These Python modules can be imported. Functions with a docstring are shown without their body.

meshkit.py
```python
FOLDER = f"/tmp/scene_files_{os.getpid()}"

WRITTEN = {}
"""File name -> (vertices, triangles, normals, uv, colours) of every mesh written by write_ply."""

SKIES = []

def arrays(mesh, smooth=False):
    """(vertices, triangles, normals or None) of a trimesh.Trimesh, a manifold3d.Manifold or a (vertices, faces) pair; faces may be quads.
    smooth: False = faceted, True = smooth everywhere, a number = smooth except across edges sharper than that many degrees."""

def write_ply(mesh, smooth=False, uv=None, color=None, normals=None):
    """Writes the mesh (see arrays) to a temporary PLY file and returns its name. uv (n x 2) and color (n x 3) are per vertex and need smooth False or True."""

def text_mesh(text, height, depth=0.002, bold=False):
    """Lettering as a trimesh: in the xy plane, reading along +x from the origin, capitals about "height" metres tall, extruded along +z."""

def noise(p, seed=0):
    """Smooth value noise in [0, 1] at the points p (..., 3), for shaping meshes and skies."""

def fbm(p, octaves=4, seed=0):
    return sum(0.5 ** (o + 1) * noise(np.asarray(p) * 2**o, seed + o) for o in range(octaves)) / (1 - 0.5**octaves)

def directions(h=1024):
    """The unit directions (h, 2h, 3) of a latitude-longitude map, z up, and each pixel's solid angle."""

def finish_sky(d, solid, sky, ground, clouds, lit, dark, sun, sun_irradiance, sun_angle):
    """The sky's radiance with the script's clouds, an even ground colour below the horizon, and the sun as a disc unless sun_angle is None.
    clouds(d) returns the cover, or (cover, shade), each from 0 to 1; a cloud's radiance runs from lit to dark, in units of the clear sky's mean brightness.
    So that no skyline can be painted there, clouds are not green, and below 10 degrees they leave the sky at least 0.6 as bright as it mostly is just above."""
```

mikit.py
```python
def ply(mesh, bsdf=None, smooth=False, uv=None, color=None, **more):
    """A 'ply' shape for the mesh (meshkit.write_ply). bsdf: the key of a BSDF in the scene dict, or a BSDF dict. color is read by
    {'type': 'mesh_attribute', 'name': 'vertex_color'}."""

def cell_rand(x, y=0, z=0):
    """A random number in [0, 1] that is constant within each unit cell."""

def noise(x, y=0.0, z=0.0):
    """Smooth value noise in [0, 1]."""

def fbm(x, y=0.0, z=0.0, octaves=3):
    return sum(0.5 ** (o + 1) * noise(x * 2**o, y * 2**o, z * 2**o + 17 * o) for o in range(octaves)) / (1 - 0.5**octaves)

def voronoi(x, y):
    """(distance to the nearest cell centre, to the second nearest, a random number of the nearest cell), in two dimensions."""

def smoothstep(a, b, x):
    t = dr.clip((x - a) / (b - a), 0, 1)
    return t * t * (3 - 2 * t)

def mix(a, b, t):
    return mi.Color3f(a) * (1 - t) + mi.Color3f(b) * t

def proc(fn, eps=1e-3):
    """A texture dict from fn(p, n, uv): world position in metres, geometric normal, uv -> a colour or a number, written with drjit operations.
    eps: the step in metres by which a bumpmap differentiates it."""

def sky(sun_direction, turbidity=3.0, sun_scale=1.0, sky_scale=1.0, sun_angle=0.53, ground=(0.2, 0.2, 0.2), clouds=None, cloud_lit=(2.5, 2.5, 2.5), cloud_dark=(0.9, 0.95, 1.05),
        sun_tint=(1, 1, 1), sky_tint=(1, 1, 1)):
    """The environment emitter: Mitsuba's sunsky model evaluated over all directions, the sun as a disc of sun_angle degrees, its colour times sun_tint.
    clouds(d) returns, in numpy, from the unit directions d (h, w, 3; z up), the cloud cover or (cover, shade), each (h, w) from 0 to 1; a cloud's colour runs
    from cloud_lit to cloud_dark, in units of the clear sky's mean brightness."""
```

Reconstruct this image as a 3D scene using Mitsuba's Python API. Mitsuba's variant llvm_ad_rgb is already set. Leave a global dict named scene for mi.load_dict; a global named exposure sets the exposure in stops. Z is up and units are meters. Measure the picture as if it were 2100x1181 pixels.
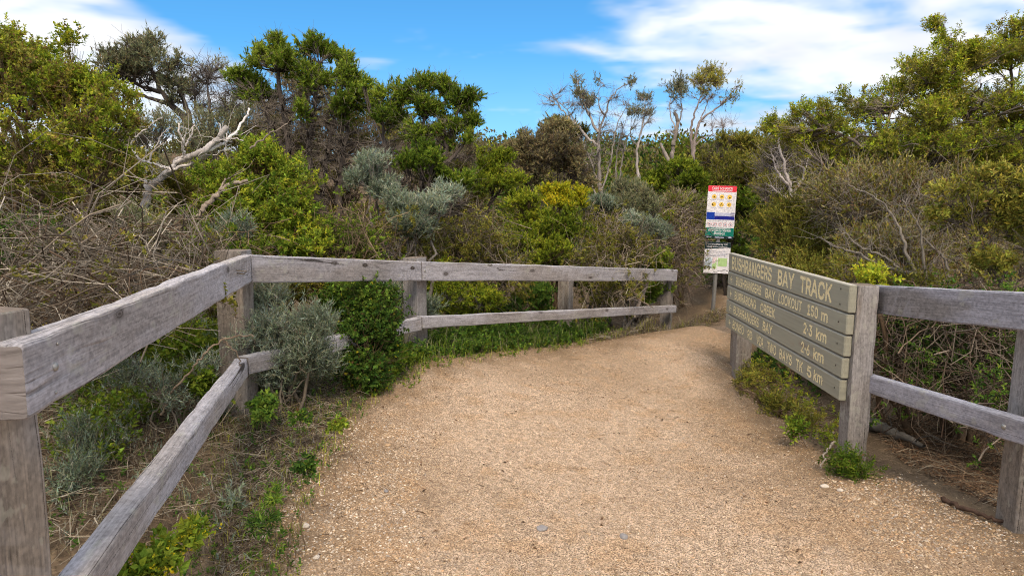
import math, random, numpy as np, trimesh, mitsuba as mi, mikit, meshkit, shapely
import manifold3d as m3
import drjit as dr
from scipy.interpolate import RBFInterpolator
from scipy.cluster.vq import kmeans2
from scipy.spatial import cKDTree
from mikit import noise, fbm, voronoi, cell_rand, smoothstep, mix, proc

T = mi.ScalarTransform4f
scene, labels = {}, {}

# ------------------------------------------------------------------ camera, sky, exposure
PITCH = math.radians(7.3)
EYE = np.array([0.0, 0.0, 1.6])
scene['camera'] = {'type': 'perspective', 'fov': 2 * math.degrees(math.atan(1050 / 1400)), 'fov_axis': 'x', 'near_clip': 0.05, 'far_clip': 3000.0,
                   'to_world': T().look_at(origin=EYE.tolist(), target=(EYE + [0, math.cos(PITCH), -math.sin(PITCH)]).tolist(), up=[0, 0, 1])}


def clouds(d):
    az = np.degrees(np.arctan2(d[..., 0], d[..., 1]))
    el = np.degrees(np.arcsin(np.clip(d[..., 2], -1, 1)))
    h = np.maximum(d[..., 2], 0.02) + 0.16
    q = np.stack([d[..., 0] / h, d[..., 1] / h, 0 * az], -1)
    warp = meshkit.fbm(q * 1.3 + 7, 3, 3)[..., None] - 0.5
    n = meshkit.fbm(q * np.array([1.9, 4.6, 1]) + warp * 1.4 + np.array([3.1, 0.4, 0]), 6, 11)
    fine = meshkit.fbm(q * np.array([5, 9, 1]) + warp * 3, 4, 5)
    # broad cloud bands: one over the left of the view, one over the right, clear air between, broken cloud all round
    left = 1 / (1 + np.exp((az - np.minimum(-19, -20.4 - 2.45 * (el - 10.6))) / 1.5))
    right = 1 / (1 + np.exp(-(az - 5 + (el - 9) * 0.25) / 6.0))
    behind = np.clip(np.maximum((np.abs(az) - 42) / 20, (el - 20) / 14), 0, 1)
    band = np.maximum(np.maximum(left * (az < 5), right), behind)
    c = np.clip((n + 0.55 * (fine - 0.5) - (0.86 - 0.54 * band) + 0.22 * left * (az < 5) + 0.10 + 0.09 * right) / 0.62, 0, 1)
    c = c * c * (3 - 2 * c)
    haze = np.clip((12 - el) / 14, 0, 1) * 0.22
    shade = np.clip((meshkit.fbm(q * 2.0 + 31, 4, 21) - 0.38) * 2.0, 0, 0.75)
    return np.clip(np.maximum(np.maximum(c * 0.95, haze), behind * 0.97), 0, 1), shade


scene['sky'] = mikit.sky((0.03, -0.68, 0.73), turbidity=2.5, sun_scale=0.30, sky_scale=0.75, sun_angle=20, clouds=clouds, cloud_lit=(3.15, 3.15, 3.15), cloud_dark=(2.05, 2.15, 2.35),
                         sky_tint=(0.325, 0.755, 1.0), ground=(0.22, 0.18, 0.12))
exposure = 2.85


# ------------------------------------------------------------------ small helpers
def numbered(key):
    if key not in used_keys:
        used_keys.add(key); return key
    k = 1
    while f'{key}_{k:03d}' in used_keys:
        k += 1
    used_keys.add(f'{key}_{k:03d}'); return f'{key}_{k:03d}'


used_keys = set()


def thing(name, label, cat, group=None, kind=None):
    key = numbered(name)
    labels[key] = {'label': label, 'category': cat}
    if group: labels[key]['group'] = group
    if kind: labels[key]['kind'] = kind
    return key


def part(parent, name, shape, label=None, kind=None):
    key = numbered(f'{parent}__{name}')
    scene[key] = shape
    d = {}
    if label: d['label'] = label
    if kind: d['kind'] = kind
    if d: labels[key] = d
    return key


def rgb(*c):
    return {'type': 'rgb', 'value': list(c)}


def lin(r, g, b):
    c = np.array([r, g, b]) / 255.0
    return np.where(c <= 0.04045, c / 12.92, ((c + 0.055) / 1.055) ** 2.4)


class Bag:
    """Collects vertices, faces and colours (and uv) of one mesh."""
    def __init__(self): self.v, self.f, self.c, self.n = [], [], [], 0

    def add(self, v, f, c):
        if len(v) == 0: return
        self.v.append(np.asarray(v, float)); self.f.append(np.asarray(f, int) + self.n)
        self.c.append(np.broadcast_to(np.asarray(c, float), (len(v), 3))); self.n += len(v)

    def ply(self, bsdf, smooth=False):
        return mikit.ply((np.vstack(self.v), np.vstack(self.f)), bsdf, smooth, color=np.vstack(self.c))


def unit(v):
    return v / (np.linalg.norm(v, axis=-1, keepdims=True) + 1e-12)


def tubes(P, R, sides=4):
    """P (B, n, 3) polylines, R (B, n) radii: vertices and triangles of all tubes."""
    B, n, _ = P.shape
    t = unit(np.gradient(P, axis=1))
    ref = np.where(np.abs(t[:, :1, 2:]) < 0.85, [0, 0, 1.0], [1.0, 0, 0])
    a = unit(np.cross(t, ref)); b = np.cross(t, a)
    ang = np.arange(sides) * 2 * np.pi / sides
    v = P[:, :, None] + R[:, :, None, None] * (np.cos(ang)[:, None] * a[:, :, None] + np.sin(ang)[:, None] * b[:, :, None])
    i, j = np.meshgrid(np.arange(n - 1), np.arange(sides), indexing='ij')
    q = np.stack([i * sides + j, i * sides + (j + 1) % sides, (i + 1) * sides + (j + 1) % sides, (i + 1) * sides + j], -1).reshape(-1, 4)
    tri = np.vstack([q[:, [0, 1, 2]], q[:, [0, 2, 3]]])
    f = (tri[None] + (np.arange(B) * n * sides)[:, None, None]).reshape(-1, 3)
    return v.reshape(-1, 3), f


def resample(p, n):
    """A polyline (k, 3+) rounded and resampled to n points."""
    p = np.asarray(p, float)
    for _ in range(2):
        if len(p) > 2:
            q = np.empty((2 * len(p), p.shape[1])); q[0::2], q[1::2] = p, p
            q[1:-1:2] = p[:-1] * 0.75 + p[1:] * 0.25; q[2::2] = p[:-1] * 0.25 + p[1:] * 0.75
            p = q
    s = np.concatenate([[0], np.cumsum(np.linalg.norm(np.diff(p[:, :3], axis=0), axis=1))])
    u = np.linspace(0, s[-1], n)
    return np.stack([np.interp(u, s, p[:, k]) for k in range(p.shape[1])], 1)


# ------------------------------------------------------------------ terrain
KNOWN = np.array([(0, 0, 0), (1, 1.5, 0), (-0.3, 2, 0.02), (0, 2.75, 0), (1, 2.9, 0), (-1.15, 1.5, .06), (-2.5, 2, .15), (-4, 4, .25), (-3, 7, .2), (-1.664, 4.015, 0.203), (-0.85, 5.822, 0.222), (0.67, 8.154, -0.069), (2.263, 9.729, -0.37), (3.288, 11.062, -0.192),
                  (2.154, 6.442, -0.055), (1.938, 3.88, 0.011), (2.244, 2.881, 0.086), (4, 4, -.1), (5, 7, -.1), (3, 9, -.2), (5, 11, -.05), (-1, 9, .1), (-6, 10, .3), (0, 12, -.1),
                  (3, 15, 0), (-4, 15, .3), (7, 15, .2), (0, -4, 0), (4, -3, 0), (-4, -3, .1), (0, 4.2, -0.01), (1.2, 6, -.08), (2.591, 9.159, -0.092)])
_rbf = RBFInterpolator(KNOWN[:, :2], KNOWN[:, 2], kernel='thin_plate_spline', smoothing=0.02)


def ground_z(x, y):
    x, y = np.broadcast_arrays(np.asarray(x, float), np.asarray(y, float))
    p = np.stack([x.ravel(), y.ravel()], 1)
    near = np.clip(1 - (np.hypot(p[:, 0], p[:, 1] - 5) - 9) / 8, 0, 1); near = near * near * (3 - 2 * near)
    z = np.zeros(len(p)); on = near > 0
    if on.any(): z[on] = np.clip(_rbf(p[on]), -0.6, 0.6) * near[on]
    d = np.hypot(p[:, 0] * 0.8, p[:, 1])
    s = np.clip((d - 16) / 50, 0, 1)
    hill = s * s * (3 - 2 * s) * (p[:, 1] > -30)
    z += hill * (4.5 + 1.6 * (meshkit.noise(np.stack([p[:, 0] / 22, p[:, 1] / 30, p[:, 0] * 0], 1), 4) - 0.5) * 2)
    z += 0.5 * (meshkit.fbm(np.stack([p[:, 0] / 3, p[:, 1] / 3, 0 * p[:, 0]], 1), 3, 9) - 0.5) * np.clip((d - 12) / 10, 0, 1)
    return z.reshape(x.shape)


def gz(x, y): return float(ground_z(x, y))


PATH = shapely.Polygon([tuple(p[:2]) for p in [(-1.086, 2.718, 0.02), (-1.185, 3.11, 0.02), (-1.191, 3.726, 0.03), (-1.198, 4.564, 0.03), (-0.936, 5.544, 0.03), (-0.286, 6.514, 0), (0.717, 7.564, -0.1), (1.56, 8.576, -0.2), (2.358, 9.411, -0.25), (2.923, 10.342, -0.25)]]
                       + [(4.2, 13.2), (6.5, 14.5), (7.5, 13), (5, 11.0), (3.4, 9.2)] + [tuple(p[:2]) for p in [(2.372, 7.028, -0.1), (2.134, 5.933, -0.08), (2.037, 4.663, -0.04), (1.935, 3.81, -0.02), (2.137, 3.565, 0), (2.262, 3.304, 0), (2.271, 2.925, 0.02)]]
                       + [(2.3, 2.2), (2.6, 0), (2.6, -4), (-1.0, -4), (-1.0, 0), (-1.0, 1.3)])
PATH_LINE = PATH.exterior


def path_depth(x, y):
    """Signed distance to the path's edge, positive inside."""
    pts = shapely.points(x, y)
    d = shapely.distance(pts, PATH_LINE)
    return np.where(shapely.contains(PATH, pts), d, -d)


shapely.prepare(PATH); shapely.prepare(PATH_LINE)


def ground_material(p, n, uv):
    e = uv.x
    g = fbm(p.x * 2.2, p.y * 2.2, 3.0, 4)
    f = noise(p.x * 55, p.y * 55)
    f2 = noise(p.x * 140, p.y * 140)
    c = mix((0.10, 0.072, 0.05), (0.18, 0.138, 0.10), g)
    c = mix(c, (0.23, 0.175, 0.12), smoothstep(0.62, 0.8, f) * 0.6)
    c = mix(c, (0.05, 0.036, 0.024), smoothstep(0.60, 0.82, f2) * 0.6)
    return mix(c, (0.30, 0.21, 0.13), smoothstep(-0.25, 0.02, e) * 0.55)


def path_material(p, n, uv):
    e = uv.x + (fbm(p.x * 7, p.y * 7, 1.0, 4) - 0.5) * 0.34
    a, b, r = voronoi(p.x * 85, p.y * 85)
    a2, b2, r2 = voronoi(p.x * 210 + 3, p.y * 210)
    big = fbm(p.x * 1.1, p.y * 0.6, 5.0, 5)
    mid = fbm(p.x * 7, p.y * 7, 2.0, 3)
    c = mix((0.32, 0.232, 0.163), (0.475, 0.362, 0.274), smoothstep(0.28, 0.62, big))
    c = mix(c, (0.40, 0.26, 0.155), smoothstep(0.5, 0.75, mid) * 0.5)
    a3, b3, r3 = voronoi(p.x * 38 + 7, p.y * 38)
    loose = 0.55 + 0.9 * fbm(p.x * 1.7, p.y * 1.7, 11.0, 3)
    c = c * (1 + (0.38 + 1.18 * r2 - 1) * loose) * (0.80 + 0.38 * r3)
    c = mix(c, (0.30, 0.20, 0.125), smoothstep(0.60, 0.72, noise(p.x * 120, p.y * 120, 4.0)) * 0.55)
    c = mix(c, (0.60, 0.46, 0.32), smoothstep(0.74, 0.85, r) * (1 - smoothstep(0.25, 0.5, a)) * 0.8)
    c = mix(c, (0.20, 0.135, 0.085), smoothstep(0.84, 0.93, cell_rand(dr.floor(r * 4096), 3, 1)) * (1 - smoothstep(0.2, 0.5, a)) * 0.8)
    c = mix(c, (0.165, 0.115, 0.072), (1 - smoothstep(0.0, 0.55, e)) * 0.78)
    return c


def path_height(p, n, uv):
    a, b, r = voronoi(p.x * 85, p.y * 85)
    a2, b2, r2 = voronoi(p.x * 210 + 3, p.y * 210)
    return 0.0045 * (1 - a) * r + 0.002 * (1 - a2) + 0.01 * fbm(p.x * 9, p.y * 9, 0, 3)


def ground_height(p, n, uv):
    return 0.02 * fbm(p.x * 14, p.y * 14, 0, 4)


scene['mat_ground'] = {'type': 'bumpmap', 'bsdf': {'type': 'diffuse', 'reflectance': proc(ground_material)}, 'tex': proc(ground_height, 2e-3), 'scale': 1.0}
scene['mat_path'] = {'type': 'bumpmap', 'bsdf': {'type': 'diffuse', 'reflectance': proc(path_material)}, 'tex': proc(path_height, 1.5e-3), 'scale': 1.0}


def grid_mesh(xs, ys, keep=None):
    X, Y = np.meshgrid(xs, ys, indexing='ij')
    nx, ny = X.shape
    i, j = np.meshgrid(np.arange(nx - 1), np.arange(ny - 1), indexing='ij')
    q = np.stack([i * ny + j, (i + 1) * ny + j, (i + 1) * ny + j + 1, i * ny + j + 1], -1).reshape(-1, 4)
    return X.ravel(), Y.ravel(), q


def compact(v, q, uv):
    ids, inv = np.unique(q, return_inverse=True)
    return v[ids], inv.reshape(q.shape), uv[ids]


xs = np.unique(np.concatenate([np.linspace(-900, -60, 22), np.linspace(-60, -8, 40), np.linspace(-8, 9, 95), np.linspace(9, 60, 40), np.linspace(60, 900, 22)]))
ys = np.unique(np.concatenate([np.linspace(-900, -30, 15), np.linspace(-30, -4, 14), np.linspace(-4, 16, 112), np.linspace(16, 100, 70), np.linspace(100, 1500, 25)]))
gx, gy, gq = grid_mesh(xs, ys)
gd = path_depth(gx, gy)
ge = np.clip(gd, -2, 1)
gzv = ground_z(gx, gy) + 0.03 * (meshkit.fbm(np.stack([gx * 1.5, gy * 1.5, 0 * gx], 1), 3, 2) - 0.5) * np.clip(-0.1 - ge, 0, 0.5) * 2 - 0.03 * np.clip((ge - 0.25) * 4, 0, 1)
scene['ground'] = mikit.ply((np.stack([gx, gy, gzv], 1), gq), 'mat_ground', True, uv=np.stack([ge, 0 * ge], 1))
labels['ground'] = {'label': 'dark sandy soil with leaf litter under the coastal scrub beside the path', 'kind': 'structure'}

px_, py_, pq = grid_mesh(np.arange(-1.6, 7.6, 0.05), np.arange(-4, 14.6, 0.05))
pe = path_depth(px_, py_)
rough = meshkit.fbm(np.stack([px_ * 2.5, py_ * 2.5, 0 * px_], 1), 3, 8) - 0.5
pe = pe + rough * 0.35
keep = (pe[pq] > -0.04).all(1)
pz = ground_z(px_, py_) + np.where(pe > 0, np.minimum(0.008, pe * 0.1), pe * 0.25) + 0.018 * (meshkit.fbm(np.stack([px_ * 3.3, py_ * 3.3, 0 * px_], 1), 3, 6) - 0.5) * np.clip(pe * 5, 0, 1)
pv, pf, puv = compact(np.stack([px_, py_, pz], 1), pq[keep], np.stack([pe, 0 * pe], 1))
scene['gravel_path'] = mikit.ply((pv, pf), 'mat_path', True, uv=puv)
labels['gravel_path'] = {'label': 'wide tan gravel walking path curving away to the right', 'kind': 'structure'}


def path_z(x, y):
    e = path_depth(x, y) + (meshkit.fbm(np.stack([x * 2.5, y * 2.5, 0 * x], 1), 3, 8) - 0.5) * 0.35
    return ground_z(x, y) + np.where(e > 0, np.minimum(0.008, e * 0.1), e * 0.25 * (e > -0.05)) + 0.018 * (meshkit.fbm(np.stack([x * 3.3, y * 3.3, 0 * x], 1), 3, 6) - 0.5) * np.clip(e * 5, 0, 1)


# ------------------------------------------------------------------ shared materials that carry vertex colours
VC = {'type': 'mesh_attribute', 'name': 'vertex_color'}
scene['mat_leaf'] = {'type': 'principledthin', 'base_color': VC, 'roughness': 0.45, 'diff_trans': 0.6, 'spec_trans': 0.0, 'eta': 1.4}
scene['mat_bark'] = {'type': 'twosided', 'bsdf': {'type': 'diffuse', 'reflectance': VC}}
scene['mat_stone'] = {'type': 'twosided', 'bsdf': {'type': 'diffuse', 'reflectance': VC}}



# ------------------------------------------------------------------ timber
def wood_color(grey, brown, dark, brown_foot):
    def fn(p, n, uv):
        u, v = uv.x, uv.y
        w = fbm(u * 1.2, v * 4.0, 1.0, 3)
        grain = 0.14 * fbm(u * 2.2 + 9, v * 60 + w * 3, 2.0, 3) + 0.42 * fbm(u * 9.0 + 2, v * 260 + w * 6, 6.0, 3) + 0.44 * fbm(u * 75, v * 120, 9.0, 3)
        patch = fbm(u * 1.3, v * 6, 7.0, 4)
        c = mix(grey, brown, smoothstep(0.42, 0.68, patch))
        if brown_foot:
            c = mix(c, brown, 0.65 * (1 - smoothstep(0.15, 0.75, p.z + 0.25 * patch)))
        c = c * (0.18 + 1.64 * grain)
        line = dr.abs(noise(u * 0.9, v * 48 + w * 3, 3.0) - 0.5)
        long_ = smoothstep(0.5, 0.62, noise(u * 1.7, v * 30, 8.0))
        c = mix(c, dark, (1 - smoothstep(0.0, 0.035, line)) * long_ * 0.45)
        check = dr.abs(noise(u * 0.28 + 4, v * 19 + w * 0.8, 21.0) - 0.5)
        c = mix(c, mi.Color3f(dark) * 0.6, (1 - smoothstep(0.004, 0.014, check)) * smoothstep(0.52, 0.6, noise(u * 2.1, v * 12, 28.0)) * 0.9)
        ka, kb, kr = voronoi(u * 2.0 + 40, v * 4.6)
        c = mix(c, mi.Color3f(dark) * 1.1, (1 - smoothstep(0.045, 0.11, ka)) * smoothstep(0.62, 0.64, kr) * (0.55 + 0.45 * smoothstep(0.4, 0.6, noise(ka * 160, u, 3.0))))
        lichen = smoothstep(0.68, 0.74, fbm(u * 14, v * 22, 33.0, 4))
        c = mix(c, (0.40, 0.41, 0.36), lichen * 0.28)
        saw = smoothstep(0.5, 0.75, fbm(u * 26 + v * 14, v * 7, 5.0, 3)) * smoothstep(0.4, 0.65, fbm(u * 2.1, v * 9, 12.0, 3))
        c = mix(c, mi.Color3f(grey) * 1.5, saw * 0.22)
        spot = smoothstep(0.60, 0.74, fbm(u * 7 + 5, v * 30, 15.0, 4))
        c = mix(c, dark, spot * 0.14)
        ring = fbm(v * 130 + fbm(u * 4, v * 3, 2.0, 2) * 4, u * 6, 1.0, 3)
        return dr.select(u > 500, mi.Color3f(dark) * 1.2 + mi.Color3f(brown) * (0.25 + 0.45 * ring), c)
    return fn


def wood_bump(p, n, uv):
    u, v = uv.x, uv.y
    w = fbm(u * 1.2, v * 4.0, 1.0, 3)
    line = dr.abs(noise(u * 0.9, v * 48 + w * 3, 3.0) - 0.5)
    return 0.0016 * fbm(u * 2.2 + 9, v * 60 + w * 3, 2.0, 3) + 0.002 * smoothstep(0.0, 0.04, line)


def wood(grey, brown, dark, foot=False):
    return {'type': 'twosided', 'bsdf': {'type': 'bumpmap', 'scale': 1.0, 'tex': proc(wood_bump, 1e-3),
            'bsdf': {'type': 'principled', 'base_color': proc(wood_color(grey, brown, dark, foot)), 'roughness': 0.8, 'specular': 0.25}}}


scene['mat_rail'] = wood((0.315, 0.312, 0.355), (0.268, 0.252, 0.262), (0.05, 0.042, 0.04))
scene['mat_post'] = wood((0.25, 0.24, 0.248), (0.185, 0.16, 0.142), (0.045, 0.034, 0.028), True)
scene['mat_old_rail'] = wood((0.275, 0.278, 0.335), (0.19, 0.18, 0.188), (0.045, 0.04, 0.042))


def metal_color(p, n, uv):
    return mix((0.42, 0.43, 0.44), (0.26, 0.25, 0.24), fbm(p.x * 90, p.y * 90, p.z * 30, 3))


scene['mat_metal'] = {'type': 'twosided', 'bsdf': {'type': 'principled', 'base_color': proc(metal_color), 'metallic': 0.75, 'roughness': 0.5}}
beam_count = [0]


def beam(p0, p1, side, up, w, h, mat, m0=None, m1=None, chamfer=0.009, n=None, wear=0.0025, top_slope=0.0):
    """A weathered squared timber from p0 to p1; w across 'side', h across 'up'; m0, m1: horizontal normals of its cut ends. uv runs along and around it in metres."""
    beam_count[0] += 1
    rs = np.random.default_rng(1000 + beam_count[0])
    p0, p1, side, up = (np.asarray(x, float) for x in (p0, p1, side, up))
    ax = unit(p1 - p0); side = unit(side - ax * (side @ ax)); up = np.cross(ax, side) * np.sign(np.cross(ax, side) @ up)
    L = np.linalg.norm(p1 - p0); n = n or max(6, int(L / 0.06)); c = chamfer
    a, b = w / 2, h / 2
    k = c * 0.3
    base = [(-a, -b + c), (-a + k, -b + k), (-a + c, -b), (0, -b), (a - c, -b), (a - k, -b + k), (a, -b + c), (a, 0), (a, b - c), (a - k, b - k), (a - c, b), (0, b), (-a + c, b), (-a + k, b - k), (-a, b - c), (-a, 0)]
    sec = np.array(base + [base[0]])
    per = np.concatenate([[0], np.cumsum(np.linalg.norm(np.diff(sec, axis=0), axis=1))])
    s = np.concatenate([[0, c * 0.7], np.linspace(0, L, n)[1:-1], [L - c * 0.7, L]])
    s = np.sort(s)
    S, K = len(s), len(sec)
    shrink = np.ones(S); shrink[0] = shrink[-1] = 1 - 0.9 * c / max(w, h)
    q = sec[None] * shrink[:, None, None]
    off = rs.uniform(0, 50, 3)
    g = np.stack([np.repeat(s[:, None], K, 1) * 3.0, np.repeat(sec[None, :, 0], S, 0) * 14, np.repeat(sec[None, :, 1], S, 0) * 14], -1) + off
    nz = (meshkit.fbm(g, 3, 3) - 0.5) * 2 * wear
    edge = (np.abs(sec[:, 0]) > a - 2 * c) & (np.abs(sec[:, 1]) > b - 2 * c)
    bite = np.clip(meshkit.noise(np.stack([np.repeat(s[:, None], K, 1) * 9, g[..., 1] * .2, g[..., 2] * .2], -1) + off, 5) - 0.55, 0, 1) * 0.012
    q = q * (1 + nz[..., None] / min(a, b)) * (1 - np.where(edge[None], bite, 0)[..., None] / max(a, b))
    bow = (meshkit.noise(np.stack([s * 1.1, 0 * s, 0 * s], 1) + off, 6) - 0.5) * 0.008
    pos = p0 + s[:, None, None] * ax + q[..., :1] * side + (q[..., 1:] + bow[:, None, None]) * up
    if top_slope:
        pos[-2:] += ax * (-(q[-2:, :, :1] + a) * top_slope)
    for end, m, p in ((0, m0, p0), (1, m1, p1)):
        if m is not None:
            m = np.asarray(m, float)
            t = np.clip(1 - s / 0.35, 0, 1) if end == 0 else np.clip(1 - (L - s) / 0.35, 0, 1)
            lat = pos - p0 - s[:, None, None] * ax
            pos = pos - (t[:, None] * (lat @ m) / (ax @ m))[..., None] * ax
    v = pos.reshape(-1, 3)
    uv = np.stack([np.repeat(s[:, None], K, 1) + off[0], np.repeat(per[None], S, 0) + off[1] * 0.1], -1).reshape(-1, 2)
    i, j = np.meshgrid(np.arange(S - 1), np.arange(K - 1), indexing='ij')
    f = np.stack([i * K + j, i * K + j + 1, (i + 1) * K + j + 1, (i + 1) * K + j], -1).reshape(-1, 4)
    f = np.vstack([f[:, [0, 1, 2]], f[:, [0, 2, 3]]])
    for end in (0, S - 1):
        o = len(v)
        ring = pos[end, :-1]
        v = np.vstack([v, ring, ring.mean(0)])
        uv = np.vstack([uv, np.stack([sec[:-1, 0] * 3 + off[2] + 1000, sec[:-1, 1] * 1.0 + off[1]], 1), [[off[2] + 1000, off[1]]]])
        r = np.arange(K - 1)
        cap = np.stack([o + r, o + (r + 1) % (K - 1), np.full(K - 1, o + K - 1)], 1)
        f = np.vstack([f, cap if end else cap[:, ::-1]])
    mesh = trimesh.Trimesh(v, f, process=False)
    if np.cross(side, up) @ ax < 0: f = f[:, ::-1]
    return mikit.ply((v, f), mat, False, uv=uv)


def post(x, y, top, w, d, rot, mat='mat_post', lean=(0, 0), slope=0.0):
    z0 = gz(x, y) - 0.25
    r = math.radians(rot)
    side = np.array([math.cos(r), math.sin(r), 0]); up = np.array([-math.sin(r), math.cos(r), 0])
    return beam((x - lean[0], y - lean[1], z0), (x, y, top), side, up, w, d, mat, top_slope=slope, n=18, chamfer=0.005)


def rail(A, B, h, t, mat, m0=None, m1=None):
    """A rail by its top edge on the path's side, A to B, its thickness to the left of that direction."""
    A, B = np.array(A), np.array(B)
    ax = unit(B - A); out = unit(np.array([-ax[1], ax[0], 0])); up = np.cross(out, ax); up = up * np.sign(up[2])
    sh = out * t / 2 - up * h / 2
    def cut(m): return None if m is None else np.array([m[0], m[1], 0])
    return beam(A + sh, B + sh, out, up, t, h, mat, cut(m0), cut(m1))


def dome(p, normal, r, mat='mat_metal'):
    prof = [(0, 0.55 * r), (0.45 * r, 0.5 * r), (0.8 * r, 0.32 * r), (r, 0.06 * r), (r, -0.3 * r)]
    m = trimesh.creation.revolve(prof, sections=14)
    m.apply_transform(trimesh.geometry.align_vectors([0, 0, 1], unit(np.asarray(normal, float))))
    m.apply_translation(p)
    return mikit.ply(m, mat, True)


L0, L1 = np.array((-1.047, 1.433, 1.298)), np.array((-1.59, 4.152, 1.273))
J, E = np.array((-0.789, 5.981, 1.069)), np.array((2.416, 9.903, 0.6))
l1, j1, e1 = np.array((-1.611, 4.072, 0.651)), np.array((-0.789, 5.919, 0.585)), np.array((2.402, 9.837, 0.085))
l0 = np.array([L0[0] + 0.0, L0[1], 0.645])
d_left, d_back, d_end = unit((L1 - L0)[:2]), unit((J - L1)[:2]), unit((E - J)[:2])
mitre = unit(d_left + d_back); mitre2 = unit(d_back + d_end)
fence = thing('timber_fence', 'long weathered grey two-rail timber fence along the left side and back of the path', 'fence')
out_l, out_b, out_e = (np.array([-d[1], d[0]]) for d in (d_left, d_back, d_end))
near_post = L0[:2] + d_left * 0.10 + out_l * (0.068 + 0.078)
part(fence, 'post', post(near_post[0], near_post[1], (-1.082, 1.481, 1.357)[2], 0.155, 0.155, -12, slope=0.03), 'thick post at the near left edge with a cracked top')
part(fence, 'post', post((-1.769, 4.321, 1.017)[0], (-1.769, 4.321, 1.017)[1], (-1.791, 4.356, 1.288)[2], 0.175, 0.16, -4, slope=0.0), 'corner post where the two rail runs meet')
for (px, top, w) in (((-0.88, 6.145, 1.09), (-0.88, 6.145, 1.09)[2], 0.165), ((0.67, 8.416, 0.793), (0.67, 8.416, 0.793)[2], 0.165), ((2.301, 10.053, 0.585), (2.301, 10.053, 0.585)[2] - 0.015, 0.17)):
    part(fence, 'post', post(px[0], px[1], top, w, 0.15, math.degrees(math.atan2(out_e[1], out_e[0])) - 90 + 14))
part(fence, 'top_rail', rail(L0, L1, 0.17, 0.068, 'mat_rail', None, mitre), 'pale grey top rail nearest on the left, with a bolt and rounded end')
part(fence, 'top_rail', rail(L1, J, 0.17, 0.068, 'mat_rail', mitre, mitre2))
part(fence, 'top_rail', rail(J + np.array([*d_end, 0]) * 0.004, E, 0.17, 0.068, 'mat_rail', mitre2, None))
part(fence, 'lower_rail', rail(l0, l1, 0.115, 0.078, 'mat_rail', None, mitre))
part(fence, 'lower_rail', rail(l1, j1, 0.115, 0.075, 'mat_rail', mitre, mitre2))
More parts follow.
